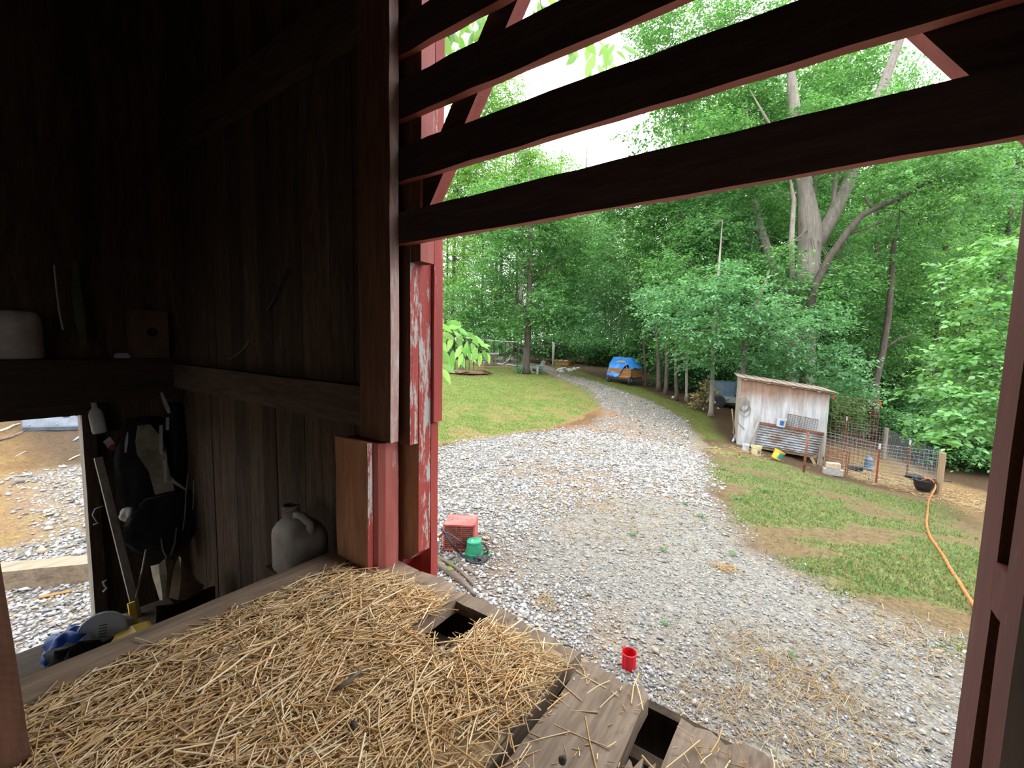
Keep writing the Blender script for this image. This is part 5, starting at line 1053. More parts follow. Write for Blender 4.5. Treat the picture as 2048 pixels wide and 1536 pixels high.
# tufts on the gravel
def tuft(name, label, px, py, s, n=16):
    g = gnd(px, py); V = []; F = []; C = []; 
    for k in range(n):
        a = RNG.uniform(0, 6.28); l = s*RNG.uniform(.5, 1.1); d = np.array([math.cos(a), math.sin(a), 0]); sd = np.array([-math.sin(a), math.cos(a), 0])*l*.16; b = g+np.array([0, 0, .005]); q = len(V)
        V += [b, b+d*l*.5+sd+np.array([0, 0, l*.5]), b+d*l+np.array([0, 0, l*.35]), b+d*l*.5-sd+np.array([0, 0, l*.5])]; F.append((q, q+1, q+2, q+3)); c = np.array((.07,.165,.045))*RNG.uniform(.8, 1.3); C += [c]*4
    t = thing(name, label, 'weed', g); o = arr_mesh('leaves', np.array(V), np.array(F), 'leaf_mix', t, np.array(C)); o['kind'] = 'stuff'
for i, (px, py, s, lab) in enumerate(((1328,1104,.07,'green weed in the grey gravel left of the grass edge'), (1265,1072,.06,'green weed in the gravel straight up from the red can'), (1585,1315,.05,'small weed with a yellow leaf among straw wisps on the gravel'), (1465,1112,.07,'green weed at the gravel edge above the straw clump'), (1400,1035,.08,'low green tuft where gravel meets the slope'), (1370,1010,.07,'low green tuft highest on the gravel edge'), (1640,960,.12,'broad leafed weed at the foot of the rusty post'), (1710,985,.14,'broad leafed weed before the pen fence'), (1330,1250,.04,'tiny sprout on the grey gravel right of the can'), (905,1128,.05,'green sprout between the log and the heater'), (866,1150,.05,'green sprout at the foot of the corner board'), (1445,940,.12,'leafy weed left of the yellow buckets'), (1530,985,.12,'leafy weed on the slope below the tilted bucket'), (1475,1000,.1,'leafy weed on the bare patch of the slope'))): tuft('weed', lab, px, py, s)
c = gp(110, 1191, .012); mb = MB(); mb.obox(c, (.04, .09, 0), (-.018, .01, 0), (0, 0, .004)); one('fallen_leaf', 'orange dry leaf on the gravel inside the doorway', 'leaf', mb, 'leaf_fallen', c, part='blade')
# timber outside the doorway
A = gnd(-160, 1202); B = gnd(235, 1160); d = nrm((B-A)*np.array([1, 1, 0])); s = np.array([-d[1], d[0], 0]); zt_ = .19
mb = MB(); L = np.linalg.norm(B-A); n = 14; vs = []; rr_ = random.Random(4)
for i in range(n+1):
    p = A+d*L*i/n; j = [rr_.uniform(-.006, .006) for _ in range(4)]
    vs += [p-s*(.0+j[0])+np.array([0, 0, 0]), p-s*j[1]+np.array([0, 0, zt_+j[1]]), p+s*(.2+j[2])+np.array([0, 0, zt_+j[2]]), p+s*.2]
mb.add(vs, [(4*i+k, 4*i+(k+1) % 4, 4*i+4+(k+1) % 4, 4*i+4+k)[::-1] for i in range(n) for k in range(4)]+[(0, 1, 2, 3), (4*n+3, 4*n+2, 4*n+1, 4*n)])
one('landscape_timber', 'weathered square timber lying across the gravel outside the doorway', 'timber', mb, 'timber', A, part='wood')
# black plastic liner and sticks in the leaf litter
A = gnd(45, 862); B = gnd(215, 858); d = nrm((B-A)*np.array([1, 1, 0])); up = np.array([0, 0, 1.0]); away = nrm(np.array([A[0], A[1], 0])); L = np.linalg.norm(B-A)
t = thing('plastic_liner', 'blue grey moulded plastic truck liner lying beyond the doorway', 'liner', A)
mb = MB(); mb.grid(lambda u, v_: A+d*L*u+away*(v_*.45)+up*(.06+.36*v_+.03*math.sin(u*22)*v_), 26, 8); pn = mb.build('panel', 'plastic_bluegrey', t, smooth=True, thick=.02)
mb = MB(); mb.obox(A+d*L/2+up*.05-away*.03, d*L/2, away*.04, up*.04); mb.build('rim', 'plastic_bluegrey', t)
for k in range(4): mb = MB(); mb.obox(A+d*L*(.2+.16*k)+away*.3+up*.33, d*.07, away*.05+up*.04, up*.012-away*.012); mb.build('hole_cover', 'plastic_black', pn)
for k in range(6): mb = MB(); c = A+d*L*(.08+.16*k)+away*(.06+.30*(k % 2))+up*(.13+.27*(k % 2)); mb.lathe([(.018, 0), (.014, .012), (0, .015)], 8, Matrix.Translation(Vector(c))); mb.build('bolt', 'metal_silver', pn)
log('dead_branch', 'pale dead branch arching left of the plastic liner', [(-10,866),(12,860),(28,852),(40,848)], [.03,.03,.025,.012], 'branch_pale', 'branch')
log('dead_branch', 'dark dead branch crossing below the pale one by the liner', [(-5,882),(20,876),(40,868),(46,864)], [.03,.03,.025,.012], 'root_wood', 'branch')
log('litter_twig', 'pale twig in the leaf litter nearest the doorway jamb', [(138,921),(150,915),(163,909)], [.012,.015,.008], 'branch_pale', 'twig', 6)
log('litter_twig', 'thin twig in the middle of the leaf litter', [(30,914),(42,908),(52,903)], [.008,.01,.006], 'branch_pale', 'twig', 6)
log('litter_twig', 'grey twig lying under the right end of the liner', [(146,884),(156,878),(163,872)], [.02,.03,.02], 'plastic_bluegrey', 'twig', 6)

# ------------------------------------------------------------------ the coop
A = gnd(1474, 888); rv = nrm(np.array([A[0], A[1], 0])); pv = np.array([rv[1], -rv[0], 0]); ta = math.radians(3.5); ex = pv*math.cos(ta)+rv*math.sin(ta); ey = np.array([-ex[1], ex[0], 0]); ez = np.array([0, 0, 1.0])
def cf(px, py, off=0.0):          # a pixel on the coop's front plane (off = towards the viewer)
    return onp(px, py, A-ey*off, ey)
def loc(p): q = np.asarray(p)-A; return q@ex, q@ey, q[2]
coop = thing('weathered_coop', 'small weathered plywood coop with a sloping board roof', 'shed', A)
TL, TR, BL, BR = cf(1483, 757), cf(1660, 786), cf(1476, 889), cf(1633, 912)
z_tl, z_tr = TL[2], TR[2]; x_l, x_r = loc(TL)[0], loc(TR)[0]; x_l = min(x_l, 0.02); DC = 2.1
def cp(x_, y_, z_): return A+ex*x_+ey*y_+ez*(z_-A[2])
zb_l, zb_r = BL[2], BR[2]
def panel(name, P, th, mat, label=None, sub=(10, 6)):
    mb = MB(); n_ = nrm(np.cross(P[1]-P[0], P[3]-P[0])); fr = [np.asarray(p)-n_*th/2 for p in P]; bk = [np.asarray(p)+n_*th/2 for p in P]
    mb.add(fr+bk, [(0, 1, 2, 3), (7, 6, 5, 4), (0, 4, 5, 1), (1, 5, 6, 2), (2, 6, 7, 3), (3, 7, 4, 0)]); return mb.build(name, mat, coop, label=label)
xm = x_l+.50*(x_r-x_l); zt = lambda x_: z_tl+(z_tr-z_tl)*(x_-x_l)/(x_r-x_l); zb = lambda x_: zb_l+(zb_r-zb_l)*(x_-x_l)/(x_r-x_l)
panel('front_panel', [cp(x_l, 0, zb(x_l)), cp(x_r, 0, zb(x_r)), cp(x_r, 0, zt(x_r)), cp(x_l, 0, zt(x_l))], .02, 'plywood', 'weather bleached plywood front')
panel('side_panel', [cp(x_l, DC, zb(x_l)-.1), cp(x_l, .01, zb(x_l)-.1), cp(x_l, .01, z_tl), cp(x_l, DC, z_tl)], .02, 'wood_grey')
panel('side_panel', [cp(x_r, .01, zb(x_r)-.1), cp(x_r, DC, zb(x_r)-.1), cp(x_r, DC, z_tr), cp(x_r, .01, z_tr)], .02, 'plywood')
panel('back_panel', [cp(x_r, DC, zb(x_r)-.1), cp(x_l, DC, zb(x_l)-.1), cp(x_l, DC, z_tl), cp(x_r, DC, z_tr)], .02, 'wood_grey')
for k in range(9):      # roof boards laid front to back, overlapping down the slope
    u0, u1 = k/9, (k+1.12)/9; x0, x1 = x_l-.14+(x_r-x_l+.30)*u0, x_l-.14+(x_r-x_l+.30)*u1; z0, z1 = zt(x0)+.075, zt(x1)+.055
    mb = MB(); a0, a1, b0, b1 = cp(x0, -.16, z0), cp(x1, -.16, z1), cp(x0, DC+.15, z0), cp(x1, DC+.15, z1); d_ = ez*.022
    mb.add([a0-d_, a1-d_, b1-d_, b0-d_, a0, a1, b1, b0], [(3, 2, 1, 0), (4, 5, 6, 7), (0, 1, 5, 4), (1, 2, 6, 5), (2, 3, 7, 6), (3, 0, 4, 7)]); mb.build('roof_board', 'roof_board', coop)
mb = MB(); c = (cp(x_l-.1, -.05, zt(x_l-.1)+.02)+cp(x_r+.12, -.05, zt(x_r+.12)+.02))/2; mb.obox(c, (cp(x_r+.12, 0, zt(x_r+.12))-cp(x_l-.1, 0, zt(x_l-.1)))/2, ey*.03, ez*.03); er = mb.build('eave_rail', 'wood_tan', coop, label='pale rail under the roof edge')
for u in (.05, .32, .6, .88):
    x_ = x_l+(x_r-x_l)*u; mb = MB(); mb.obox(cp(x_, -.05, zt(x_)-.01), ex*.05, ey*.07, ez*.02); mb.build('rafter_end', 'wood_tan', er)
mb = MB(); c0, c1 = cf(1520, 894, .03), cf(1632, 913, .03); mb.obox((c0+c1)/2, (c1-c0)/2, ey*.03, ez*.05); mb.build('sill_rail', 'wood_tan', coop, label='pale rail along the coop foot')
c0 = cf(1636, 940, .05); c1 = cf(1622, 914, .05); mb = MB(); d_ = nrm(c1-c0); mb.obox((c0+c1)/2, (c1-c0)/2, np.cross(d_, ey)*.04, ey*.03); mb.build('leg', 'wood_tan', coop)
for (px, py0, py1) in ((1638, 872, 938), (1643, 872, 940)):
    c0, c1 = cf(px-3, py1, .04), cf(px+4, py0, .04); d_ = nrm(c1-c0); mb = MB(); mb.obox((c0+c1)/2, (c1-c0)/2, np.cross(d_, ey)*.03, ey*.025); mb.build('corner_stud', 'wood_grey', coop)
for x_ in (x_l+.05, x_r-.1):
    for y_ in (DC-.1,): mb = MB(); q = cp(x_, y_, 0); gz_ = hgt(q[0], q[1]); mb.obox(cp(x_, y_, (gz_+zb(x_)-.1)/2), ex*.04, ey*.04, ez*max(.05, (zb(x_)-.1-gz_)/2+.05)); mb.build('leg', 'wood_grey', coop)
# corrugated sheet leaning on the front
c = [cf(1520, 846, .06), cf(1648, 868, .06), cf(1631, 911, .16), cf(1509, 890, .16)]
t = thing('corrugated_sheet', 'rusty topped corrugated metal sheet across the coop front', 'sheet', c[3])
nC = 46; mb = MB()
def cor(u, v_):
    p = (c[0]*(1-u)+c[1]*u)*(1-v_)+(c[3]*(1-u)+c[2]*u)*v_; return p-ey*.016*math.sin(v_*2*math.pi*9)
mb.grid(cor, 6, 90); mb.build('metal', 'corrugated', t, smooth=True, thick=.004)
mb = MB(); mb.obox((c[0]+c[1])/2-ey*.02+ez*.01, (c[1]-c[0])/2, ey*.02, ez*.035); mb.build('rusty_top', 'rust', t)
# wire crate panel on top of it
q = [cf(1577, 828, .08), cf(1637, 840, .08), cf(1631, 866, .08), cf(1571, 855, .08)]; t = thing('wire_crate_side', 'small wire mesh crate side propped against the coop wall', 'panel', q[3])
mb = MB()
for k in range(13): u = k/12; mb.tube([q[0]*(1-u)+q[1]*u, q[3]*(1-u)+q[2]*u], .004, 4)
for k in range(9): u = k/8; mb.tube([q[0]*(1-u)+q[3]*u, q[1]*(1-u)+q[2]*u], .004, 4)
mb.build('wire_mesh', 'steel_dark', t)
mb = MB(); mb.tube([q[0], q[1], q[2], q[3], q[0]], .012, 5); mb.build('frame', 'rust', t)
# white tin on the sheet
p = cf(1561, 853, .11); D = depth(p); S = D/FPX; az_ = frame_at(p)
bucket('paint_pail', 'white pail with a blue round label on the corrugated sheet', p, 8.6*S, 17*S, 'plastic_white', rz=az_, ry=.12, handle=None, print_=(-1.9, -1.0, .2, .75, 'ink_blue'), cat='pail')
# hose coil on the corner
mb = MB(); cc_ = cf(1489, 812, .05); 
for r_, dz, dx in ((.20, .06, -.03), (.17, .02, 0), (.15, -.02, .02), (.19, -.14, .03)):
    mb.tube([cc_+ex*(dx+r_*.8*math.cos(a))+ez*(dz+r_*math.sin(a)*1.15)-ey*(.02+.02*math.sin(2*a)) for a in np.linspace(0, 6.4, 26)], .011, 5)
mb.tube(smooth_pts([cc_-ex*.18-ez*.1, cc_-ex*.22-ez*.4, cc_-ex*.12-ez*.62, cc_+ex*.05-ez*.8]), .011, 5)
one('hose_coil', 'loose loops of pale wire hung on the coop corner', 'wire coil', mb, 'rope', cc_-ez*.5, smooth=True, part='loops')
# pole, buckets, posts, blocks
A2, B2 = gp(1496, 898, 0), cf(1520, 835, .10); stick('leaning_pole', 'thin bare pole leaning beside the corrugated sheet', [A2, B2], .025, 'wood_grey', 'pole')
def gb(px, py, S_=1): p = gnd(px, py); return p, depth(p)/FPX
p, S = gb(1491, 902); bucket('white_bucket', 'small white bucket at the coop corner', p, 6.5*S, 14*S, 'plastic_white', rz=frame_at(p), handle='steel_dark', group='buckets before the coop')
p, S = gb(1512, 910); bucket('yellow_bucket', 'pale yellow bucket standing beside the leaning pole', p, 9.4*S, 19*S, 'plastic_cream', rz=frame_at(p), print_=(-1.3, -.6, .2, .6, 'ink_grey'), group='buckets before the coop')
p, S = gb(1551, 921); bucket('tilted_bucket', 'tilted yellow and teal bucket with a dark lid', p+ez*.06, 10*S, 20*S, 'plastic_yellow', rz=frame_at(p), ry=.42, rx=-.2, lid='steel_dark', print_=(-1.5, -.4, .1, .7, 'plastic_teal'), group='buckets before the coop')
A2 = gp(1607, 945, 0); B2 = A2+np.array([.03, 0, 1.12]); stick('rusty_post', 'rusty iron post standing before the coop', [A2-ez*.1, (A2+B2)/2, B2], [.035, .035, .035], 'rust', 'post', 6)
g = gnd(1665, 950); a_ = math.atan2(ex[1], ex[0])
t = local_thing('cinder_block', 'grey concrete block lying at the pen corner', 'block', g, rz=a_); mb = MB(); mb.box(-.23, .23, -.1, .1, 0, .19); mb.build('block_body', 'concrete', t, bevel=.012)
t = local_thing('tan_block', 'tan block stacked on the grey concrete block', 'block', g+ez*.192, rz=a_+.08); mb = MB(); mb.box(-.17, .16, -.09, .09, 0, .17); mb.build('block_body', 'concrete_tan', t, bevel=.02)
# boards left of the coop
p = gnd(1467, 872); stick('leaning_lath', 'thin pale lath leaning at the coop left side', [gp(1470, 875, 0), cf(1464, 818, -.5)], .02, 'wood_tan', 'lath')
stick('short_pipe', 'short dark pipe leaning at the coop corner foot', [gp(1466, 884, .02), gp(1475, 872, .2)], .045, 'galv', 'pipe')
mb = MB(); q = gp(1471, 868, .2); mb.obox(q, ex*.10, ey*.03, ez*.22); one('propped_board', 'short tan board propped beside the coop corner', 'board', mb, 'wood_tan', gnd(1471, 874))
# ------------------------------------------------------------------ wire pen
P0 = gnd(1648, 938); P1 = gnd(1752, 966); P2 = gnd(1876, 990); 
def hcol(px, py, base): # height above base of the pixel, on the vertical line through base
    D_ = depth(base); return max(.2, (proj(base)[1]-py)*D_/FPX)
h0, h1, h2 = hcol(1652, 865, P0), hcol(1772, 886, P1), hcol(1880, 904, P2)
def back(px, py, base_depth): p = foot(px, base_depth); return p
D2 = depth(P2); Q1 = foot(1767, D2+4.2); Q0 = foot(1668, D2+4.6)
def wire_mesh(a, b, ha, hb, dv=.10, dh=.10, r=.0035, h_from=0.0):
    mb = MB(); L = np.linalg.norm((b-a)[:2]); n = max(4, int(L/dv)); hm = max(ha, hb); m_ = int(hm/dh)
    for k in range(n+1):
        u = k/n; p = a*(1-u)+b*u; p[2] = hgt(p[0], p[1])+.03; hh = ha*(1-u)+hb*u; mb.tube([p+ez*h_from, p+ez*hh], r, 3, cap=False)
    for k in range(m_+1):
        v_ = k/m_; pts = []
        for j in range(6):
            u = j/5; p = a*(1-u)+b*u; p[2] = hgt(p[0], p[1])+.03; hh = ha*(1-u)+hb*u; pts.append(p+ez*(h_from+(hh-h_from)*v_))
        mb.tube(pts, r, 3, cap=False)
    return mb
def tpost(parent, base, h, mat, name='t_post', cap=True):
    mb = MB(); mb.box(base[0]-.022, base[0]+.022, base[1]-.012, base[1]+.012, base[2]-.2, base[2]+h-.16); tp_ = mb.build(name, mat, parent)
    if cap: mb = MB(); mb.box(base[0]-.024, base[0]+.024, base[1]-.014, base[1]+.014, base[2]+h-.16, base[2]+h); mb.build('post_tip', 'plastic_white', tp_)
fence = thing('pen_front_fence', 'front run of grey welded wire fence with a red steel post', 'fence', P0)
wire_mesh(P0, P1, h0, h1*.97).build('wire_mesh', 'wire_grey', fence); wire_mesh(P1, P2, h1*.97, h2).build('wire_mesh', 'wire_grey', fence)
tpost(fence, P1, h1, 'rust_red')
mb = MB(); mb.tube([P2-ez*.2, P2+ez*h2*.5, P2+ez*h2], .075, 10); mb.build('end_post', 'wood_tan', fence, label='tan wooden end post')
fence2 = thing('pen_back_fence', 'rear and right run of the welded wire pen fence', 'fence', Q1)
hb = 1.15
wire_mesh(P2+np.array([.05, .1, 0]), Q1, h2, hb).build('wire_mesh', 'wire_grey', fence2); wire_mesh(Q1, Q0, hb, hb).build('wire_mesh', 'wire_grey', fence2)
mb = MB(); mb.tube([Q1-ez*.2, Q1+ez*(hb+.1)], .07, 9); mb.build('corner_post', 'wood_grey', fence2)
qm = P2*.5+Q1*.5; qm[2] = hgt(qm[0], qm[1]); tpost(fence2, qm, hb+.05, 'rust'); qm = Q0*.8+Q1*.2; qm[2] = hgt(qm[0], qm[1]); tpost(fence2, qm, hb+.25, 'rust')
# rusty cattle panel
cpn = thing('cattle_panel', 'tall rusty cattle panel standing behind the pen wire', 'panel', Q0)
R0 = foot(1655, D2+2.6); R1 = foot(1748, D2+3.0); hr = hcol(1757, 806, R1)
wire_mesh(R0, R1, hr*1.0, hr, .17, .17, .007).build('wire_mesh', 'rust', cpn)
for (p, s) in ((R0+ez*hr, 1), (R1+ez*hr, 1)): mb = MB(); mb.obox(p, ex*.03, ey*.02, ez*.05); mb.build('tie', 'red_tie', cpn)
# things in the pen
c = foot(1672, D2+1.0); t = thing('wire_roll', 'rusty roll of old wire standing in the pen', 'wire roll', c); mb = MB()
for k in range(9): mb.tube([c+ex*.28*math.cos(a)+ey*.28*math.sin(a)+ez*(.06+k*.085) for a in np.linspace(0, 6.3, 20)], .008, 4)
for k in range(14): a = k/14*6.28; mb.tube([c+ex*.28*math.cos(a)+ey*.28*math.sin(a), c+ex*.28*math.cos(a)+ey*.28*math.sin(a)+ez*.78], .008, 4)
mb.build('wire_mesh', 'rust', t)
for (px, py, lab) in ((1710, 941, 'black rubber feed pan behind the fence wire'), (1828, 958, 'dark feed pan near the pen end post')):
    p = gnd(px, py); t = local_thing('feed_pan', lab, 'pan', p, rz=.3); mb = MB(); mb.lathe([(.18, 0), (.22, .1), (.235, .11), (.21, .11), (.165, .02), (0, .02)], 20); mb.build('pan_body', 'plastic_black', t)
p = foot(1736, D2+2.2); t = local_thing('blue_feeder', 'blue hanging poultry feeder inside the pen', 'feeder', p, rz=0); mb = MB(); mb.lathe([(.14, .1), (.17, .13), (.12, .16), (.11, .42), (.04, .5), (0, .5)], 16); mb.build('drum', 'siding_blue', t); mb = MB(); mb.lathe([(.05, 0), (.05, .1)], 8); mb.build('stand', 'wood_orange', t)
p = gnd(1737, 962); stick('blue_stake', 'small blue stake before the fence wire', [p, p+ez*.22], .012, 'siding_blue', 'stake')
p = gnd(1846, 985); t = local_thing('black_tub', 'black water tub hooked on the pen fence', 'tub', p+np.array([0, 0, .06])-ey*.0, rz=.2); mb = MB(); mb.lathe([(.15, 0), (.2, .1), (.235, .28), (.25, .28), (.25, .30), (.215, .30), (.14, .02), (0, .02)], 22); mb.build('tub_body', 'plastic_black', t); mb = MB(); mb.lathe([(.21, .25), (0, .25)], 20); mb.build('water', 'plastic_teal', t)
mb = MB(); mb.obox(P2+ez*.42-ex*.05, ex*.3, ey*.012, ez*.012); one('dark_rod', 'dark rod tied across the tan end post', 'rod', mb, 'steel_dark', P2)
# orange hose
hp = [gp(1846,968,.36), gp(1850,966,.40)]; tb = gnd(1846, 985)
hp = [tb+np.array([-.05, 0, .34]), tb+np.array([.08, -.1, .44]), tb+np.array([.2, -.22, .28])]+[gp(x, y, .022) for x, y in ((1858,1000),(1855,1025),(1853,1050),(1860,1075),(1873,1095),(1888,1118),(1900,1140),(1915,1163),(1930,1188),(1946,1213),(1965,1245),(1990,1290))]
one('orange_hose', 'bright orange garden hose trailing from the tub down the slope', 'hose', MB().tube(smooth_pts(hp), .016, 8), 'hose_orange', hp[4], smooth=True, part='tube')
# ------------------------------------------------------------------ the trailer under its tarp
g = gnd(1250, 767); D = depth(g); S = D/FPX; a_ = frame_at(g, yaw=-.42)
t = local_thing('tarped_trailer', 'small trailer half covered by a bright blue tarp', 'trailer', g, rz=a_)
w_ = 24*S
mb = MB(); mb.box(-w_, w_*.95, -.9, .9, .34, .42); mb.build('chassis', 'steel_dark', t)
for k in range(4): mb = MB(); mb.box(-w_*.98, w_*.93, -.92, -.88, .44+k*.15, .58+k*.15); mb.build('side_plank', 'wood_orange', t)
for k in range(4): mb = MB(); mb.box(w_*.93, w_*.97, -.92, .9, .44+k*.15, .58+k*.15); mb.build('side_plank', 'wood_orange', t)
for x_ in (-w_*.95, w_*.9): mb = MB(); mb.lathe([(.0, -.07), (.14, -.08), (.26, -.07), (.28, -.03), (.28, .03), (.26, .07), (.14, .08), (0, .07)], 20, Matrix.Translation((x_, -.80, .28))@Matrix.Rotation(math.pi/2, 4, 'Y')@Matrix.Rotation(0, 4, 'X')); wh = mb.build('wheel', 'rubber', t); mb = MB(); mb.lathe([(.0, -.09), (.10, -.09), (.11, .0), (.10, .09), (0, .09)], 12, Matrix.Translation((x_, -.80, .28))@Matrix.Rotation(math.pi/2, 4, 'Y')); mb.build('hub', 'galv', wh)
mb = MB(); mb.box(-w_*.75, -w_*.55, -.93, -.90, .62, .74); mb.build('plate', 'strap_white', t)
mb = MB(); mb.box(-w_*.6, w_*.2, -.5, .6, .5, 1.5); mb.build('load', 'wood_tan', t, bevel=.1)
def tarp(u, v_):
    # v_: 0 = front hem, 1 = back edge over the load
    x_ = -w_*1.06+2.2*w_*u; ridge = 1.72-.10*u if u < .7 else 1.65-(u-.7)*2.2
    hem = .50 if u < .30 else .50-.06*math.sin((u-.3)*20) if u < .52 else .72+.55*math.sin(min(1, (u-.52)/.3)*1.57)*(1 if u < .86 else .55)
    sh = 1.22 if u < .7 else 1.22-(u-.7)*.5
    if v_ < .5: f_ = v_/.5; y_ = -1.02+.30*f_; z_ = hem+(sh-hem)*f_
    else: f_ = (v_-.5)/.5; y_ = -.72+1.35*f_; z_ = sh+(ridge-sh)*min(1, f_*2.2)
    w2 = .05*math.sin(u*17+v_*5)+.03*math.sin(u*31-v_*9); return (x_, y_+w2*(.7 if v_ < .5 else .25), z_+w2*.35)
mb = MB(); mb.grid(tarp, 30, 18); mb.build('tarp', 'tarp_blue', t, smooth=True, thick=.012)
mb = MB(); mb.tube([(w_*.15, -.7, 1.75), (w_*.85, -1.05, .8)], .018, 6); mb.build('pole', 'galv', t, smooth=True)
# grey trailer behind the wilted shrub
g = gnd(1452, 832); g = atd(1452, proj(g)[1], depth(g)+3); g[2] = hgt(g[0], g[1]); D = depth(g); S = D/FPX; t = local_thing('metal_trailer', 'blue grey ribbed metal trailer parked in the trees', 'trailer', g, rz=frame_at(g, yaw=.2))
ht = (proj(g)[1]-765)*S
mb = MB(); mb.box(-34*S, 40*S, 0, 1.4, ht*.42, ht); mb.build('body', 'siding_blue', t); mb = MB(); mb.box(-34*S, 40*S, -.02, .0, ht*.22, ht*.46); mb.build('lower_band', 'siding_white', t)
for k in range(9): mb = MB(); mb.box((-32+k*8.6)*S, (-31+k*8.6)*S, -.025, .0, ht*.46, ht*.98); mb.build('rib', 'siding_blue', t)
mb = MB(); mb.lathe([(0, -.08), (.2, -.09), (.34, -.08), (.36, 0), (.34, .08), (.2, .09), (0, .08)], 18, Matrix.Translation((-16*S, -.1, .36))@Matrix.Rotation(math.pi/2, 4, 'X')); mb.build('wheel', 'rubber', t)
mb = MB(); mb.box(-34*S, 40*S, .1, 1.3, .3, ht*.42); mb.build('chassis', 'steel_dark', t)
# ------------------------------------------------------------------ the lawn's far edge
g = gnd(1076, 748); S = depth(g)/FPX; a_ = frame_at(g, yaw=-1.0)
t = local_thing('plastic_chair', 'dark green plastic garden chair leaning against the yard tree', 'chair', g, rz=a_)
for k in range(5): mb = MB(); x_ = -.2+k*.1; mb.obox((x_, .28, .56), (.043, 0, 0), (0, .012, 0), (0, .13, .34-.04*abs(k-2))); mb.build('back_slat', 'chair_green', t)
for k in range(4): mb = MB(); mb.box(-.25, .25, -.25+k*.125, -.15+k*.125, .34-.02*k, .37-.02*k); mb.build('seat_slat', 'chair_green', t)
for s in (-1, 1):
    mb = MB(); mb.box(s*.31-.06, s*.31+.06, -.33, .3, .54, .575); mb.build('arm', 'chair_pale' if s > 0 else 'chair_green', t)
    mb = MB(); mb.box(s*.31-.035, s*.31+.035, -.3, -.2, 0, .54); mb.build('leg', 'chair_pale', t); mb = MB(); mb.obox((s*.28, .1, .17), (.03, 0, 0), (0, .36, -.10), (0, .02, .06)); mb.build('leg', 'chair_green', t)
# wire cage round a sapling
g = gnd(930, 746); D = depth(g); t = thing('sapling_cage', 'sapling caged by thin metal stakes in a ring of mulch', 'cage', g)
for (px, top) in ((910, 700), (921, 690), (931, 692), (938, 700), (947, 706)):
    b0 = gnd(px, 741+(px % 5)); mb = MB(); mb.tube([b0, b0+ez*hcol(px, top, b0)], .022, 5); mb.build('stake', 'steel_dark', t)
b0 = gnd(914, 742); mb = MB()
for k in range(7): mb.tube([b0+np.array([.45*math.cos(a), .45*math.sin(a), .15+k*.18]) for a in np.linspace(0, 6.3, 14)], .007, 3, cap=False)
for k in range(12): a = k/12*6.28; mb.tube([b0+np.array([.45*math.cos(a), .45*math.sin(a), 0]), b0+np.array([.45*math.cos(a), .45*math.sin(a), 1.3])], .007, 3, cap=False)
mb.build('wire_mesh', 'mesh_dark', t)
mb = MB(); b0 = gnd(925, 745); mb.tube([b0, b0+ez*1.6+np.array([.1, 0, 0]), b0+ez*2.3], [.03, .02, .01], 6); mb.build('trunk', 'bark', t)
mb = blobmesh(g+ez*.05, (1.25, 1.25, .10), 12, 26, 8, .45); one('mulch_ring', 'low ring of red brown mulch round the caged sapling', 'mulch', mb, 'wood_red', g, smooth=True)
# yard stand with a grey roll and pale branches
g = gnd(980, 731); S = depth(g)/FPX; a_ = frame_at(g)
t = local_thing('yard_stand', 'weathered wooden stand flaring to a top with a grey roll', 'stand', g, rz=a_)
mb = MB(); mb.add([(-14*S, -.4, 0), (8*S, -.4, 0), (8*S, .4, 0), (-14*S, .4, 0), (-8*S, -.4, 10*S), (5*S, -.4, 10*S), (5*S, .4, 10*S), (-8*S, .4, 10*S), (-20*S, -.5, 22*S), (15*S, -.5, 22*S), (15*S, .5, 22*S), (-20*S, .5, 22*S)], [(3, 2, 1, 0)]+[(i, (i+1) % 4, 4+(i+1) % 4, 4+i) for i in range(4)]+[(4+i, 4+(i+1) % 4, 8+(i+1) % 4, 8+i) for i in range(4)]+[(8, 9, 10, 11)]); mb.build('pedestal', 'wood_weathered_x', t)
mb = MB(); mb.tube([(-2*S, -.3, 23*S), (17*S, -.3, 23*S)], 2.6*S, 12); mb.build('roll', 'concrete', t)
mb = MB(); mb.box(-22*S, -3*S, -.5, .5, 22*S, 23.2*S); mb.build('top', 'wood_grey', t)
def far_sticks(name, label, lines, r, mat, cat='branch'):
    D_ = depth(gnd(990, 730)); mb = MB()
    for ln in lines: q = smooth_pts([atd(x, y, D_-1) for x, y in ln], 4); mb.tube(q, list(np.linspace(r, r*.5, len(q))), 5)
    b0 = atd(*lines[0][0], D_-1); b0[2] = hgt(b0[0], b0[1]); one(name, label, cat, mb, mat, b0, smooth=True, part='wood')
far_sticks('pale_branch', 'bare pale branch lying along the fence with upturned forks', [[(948,708),(960,716),(975,722),(988,725),(1004,730),(1016,731)], [(1005,729),(1016,720),(1022,710)], [(1014,722),(1026,714)]], .06, 'branch_pale')
far_sticks('pale_branch', 'crooked pale branch standing left of the yard stand', [[(954,732),(951,720),(948,708),(956,707)]], .045, 'branch_pale')
far_sticks('pale_branch', 'short pale branch rising right of the grey roll', [[(993,712),(997,706),(997,700)]], .04, 'branch_pale')
g = gnd(985, 737); mb = MB(); A2, B2 = gp(955, 736, .06), gp(1022, 737, .06); mb.obox((A2+B2)/2, (B2-A2)/2, nrm(np.array([A2[0], A2[1], 0]))*.12, ez*.06); one('edging_plank', 'pale plank edging the dirt bed before the fence', 'plank', mb, 'wood_tan', A2)
mb = MB(); A2, B2 = gp(945, 729, .08), gp(978, 738, .08); mb.obox((A2+B2)/2, (B2-A2)/2, nrm(np.array([A2[0], A2[1], 0]))*.12, ez*.07); one('edging_plank', 'red brown plank edging the dirt bed left of the pale plank', 'plank', mb, 'wood_red', A2)
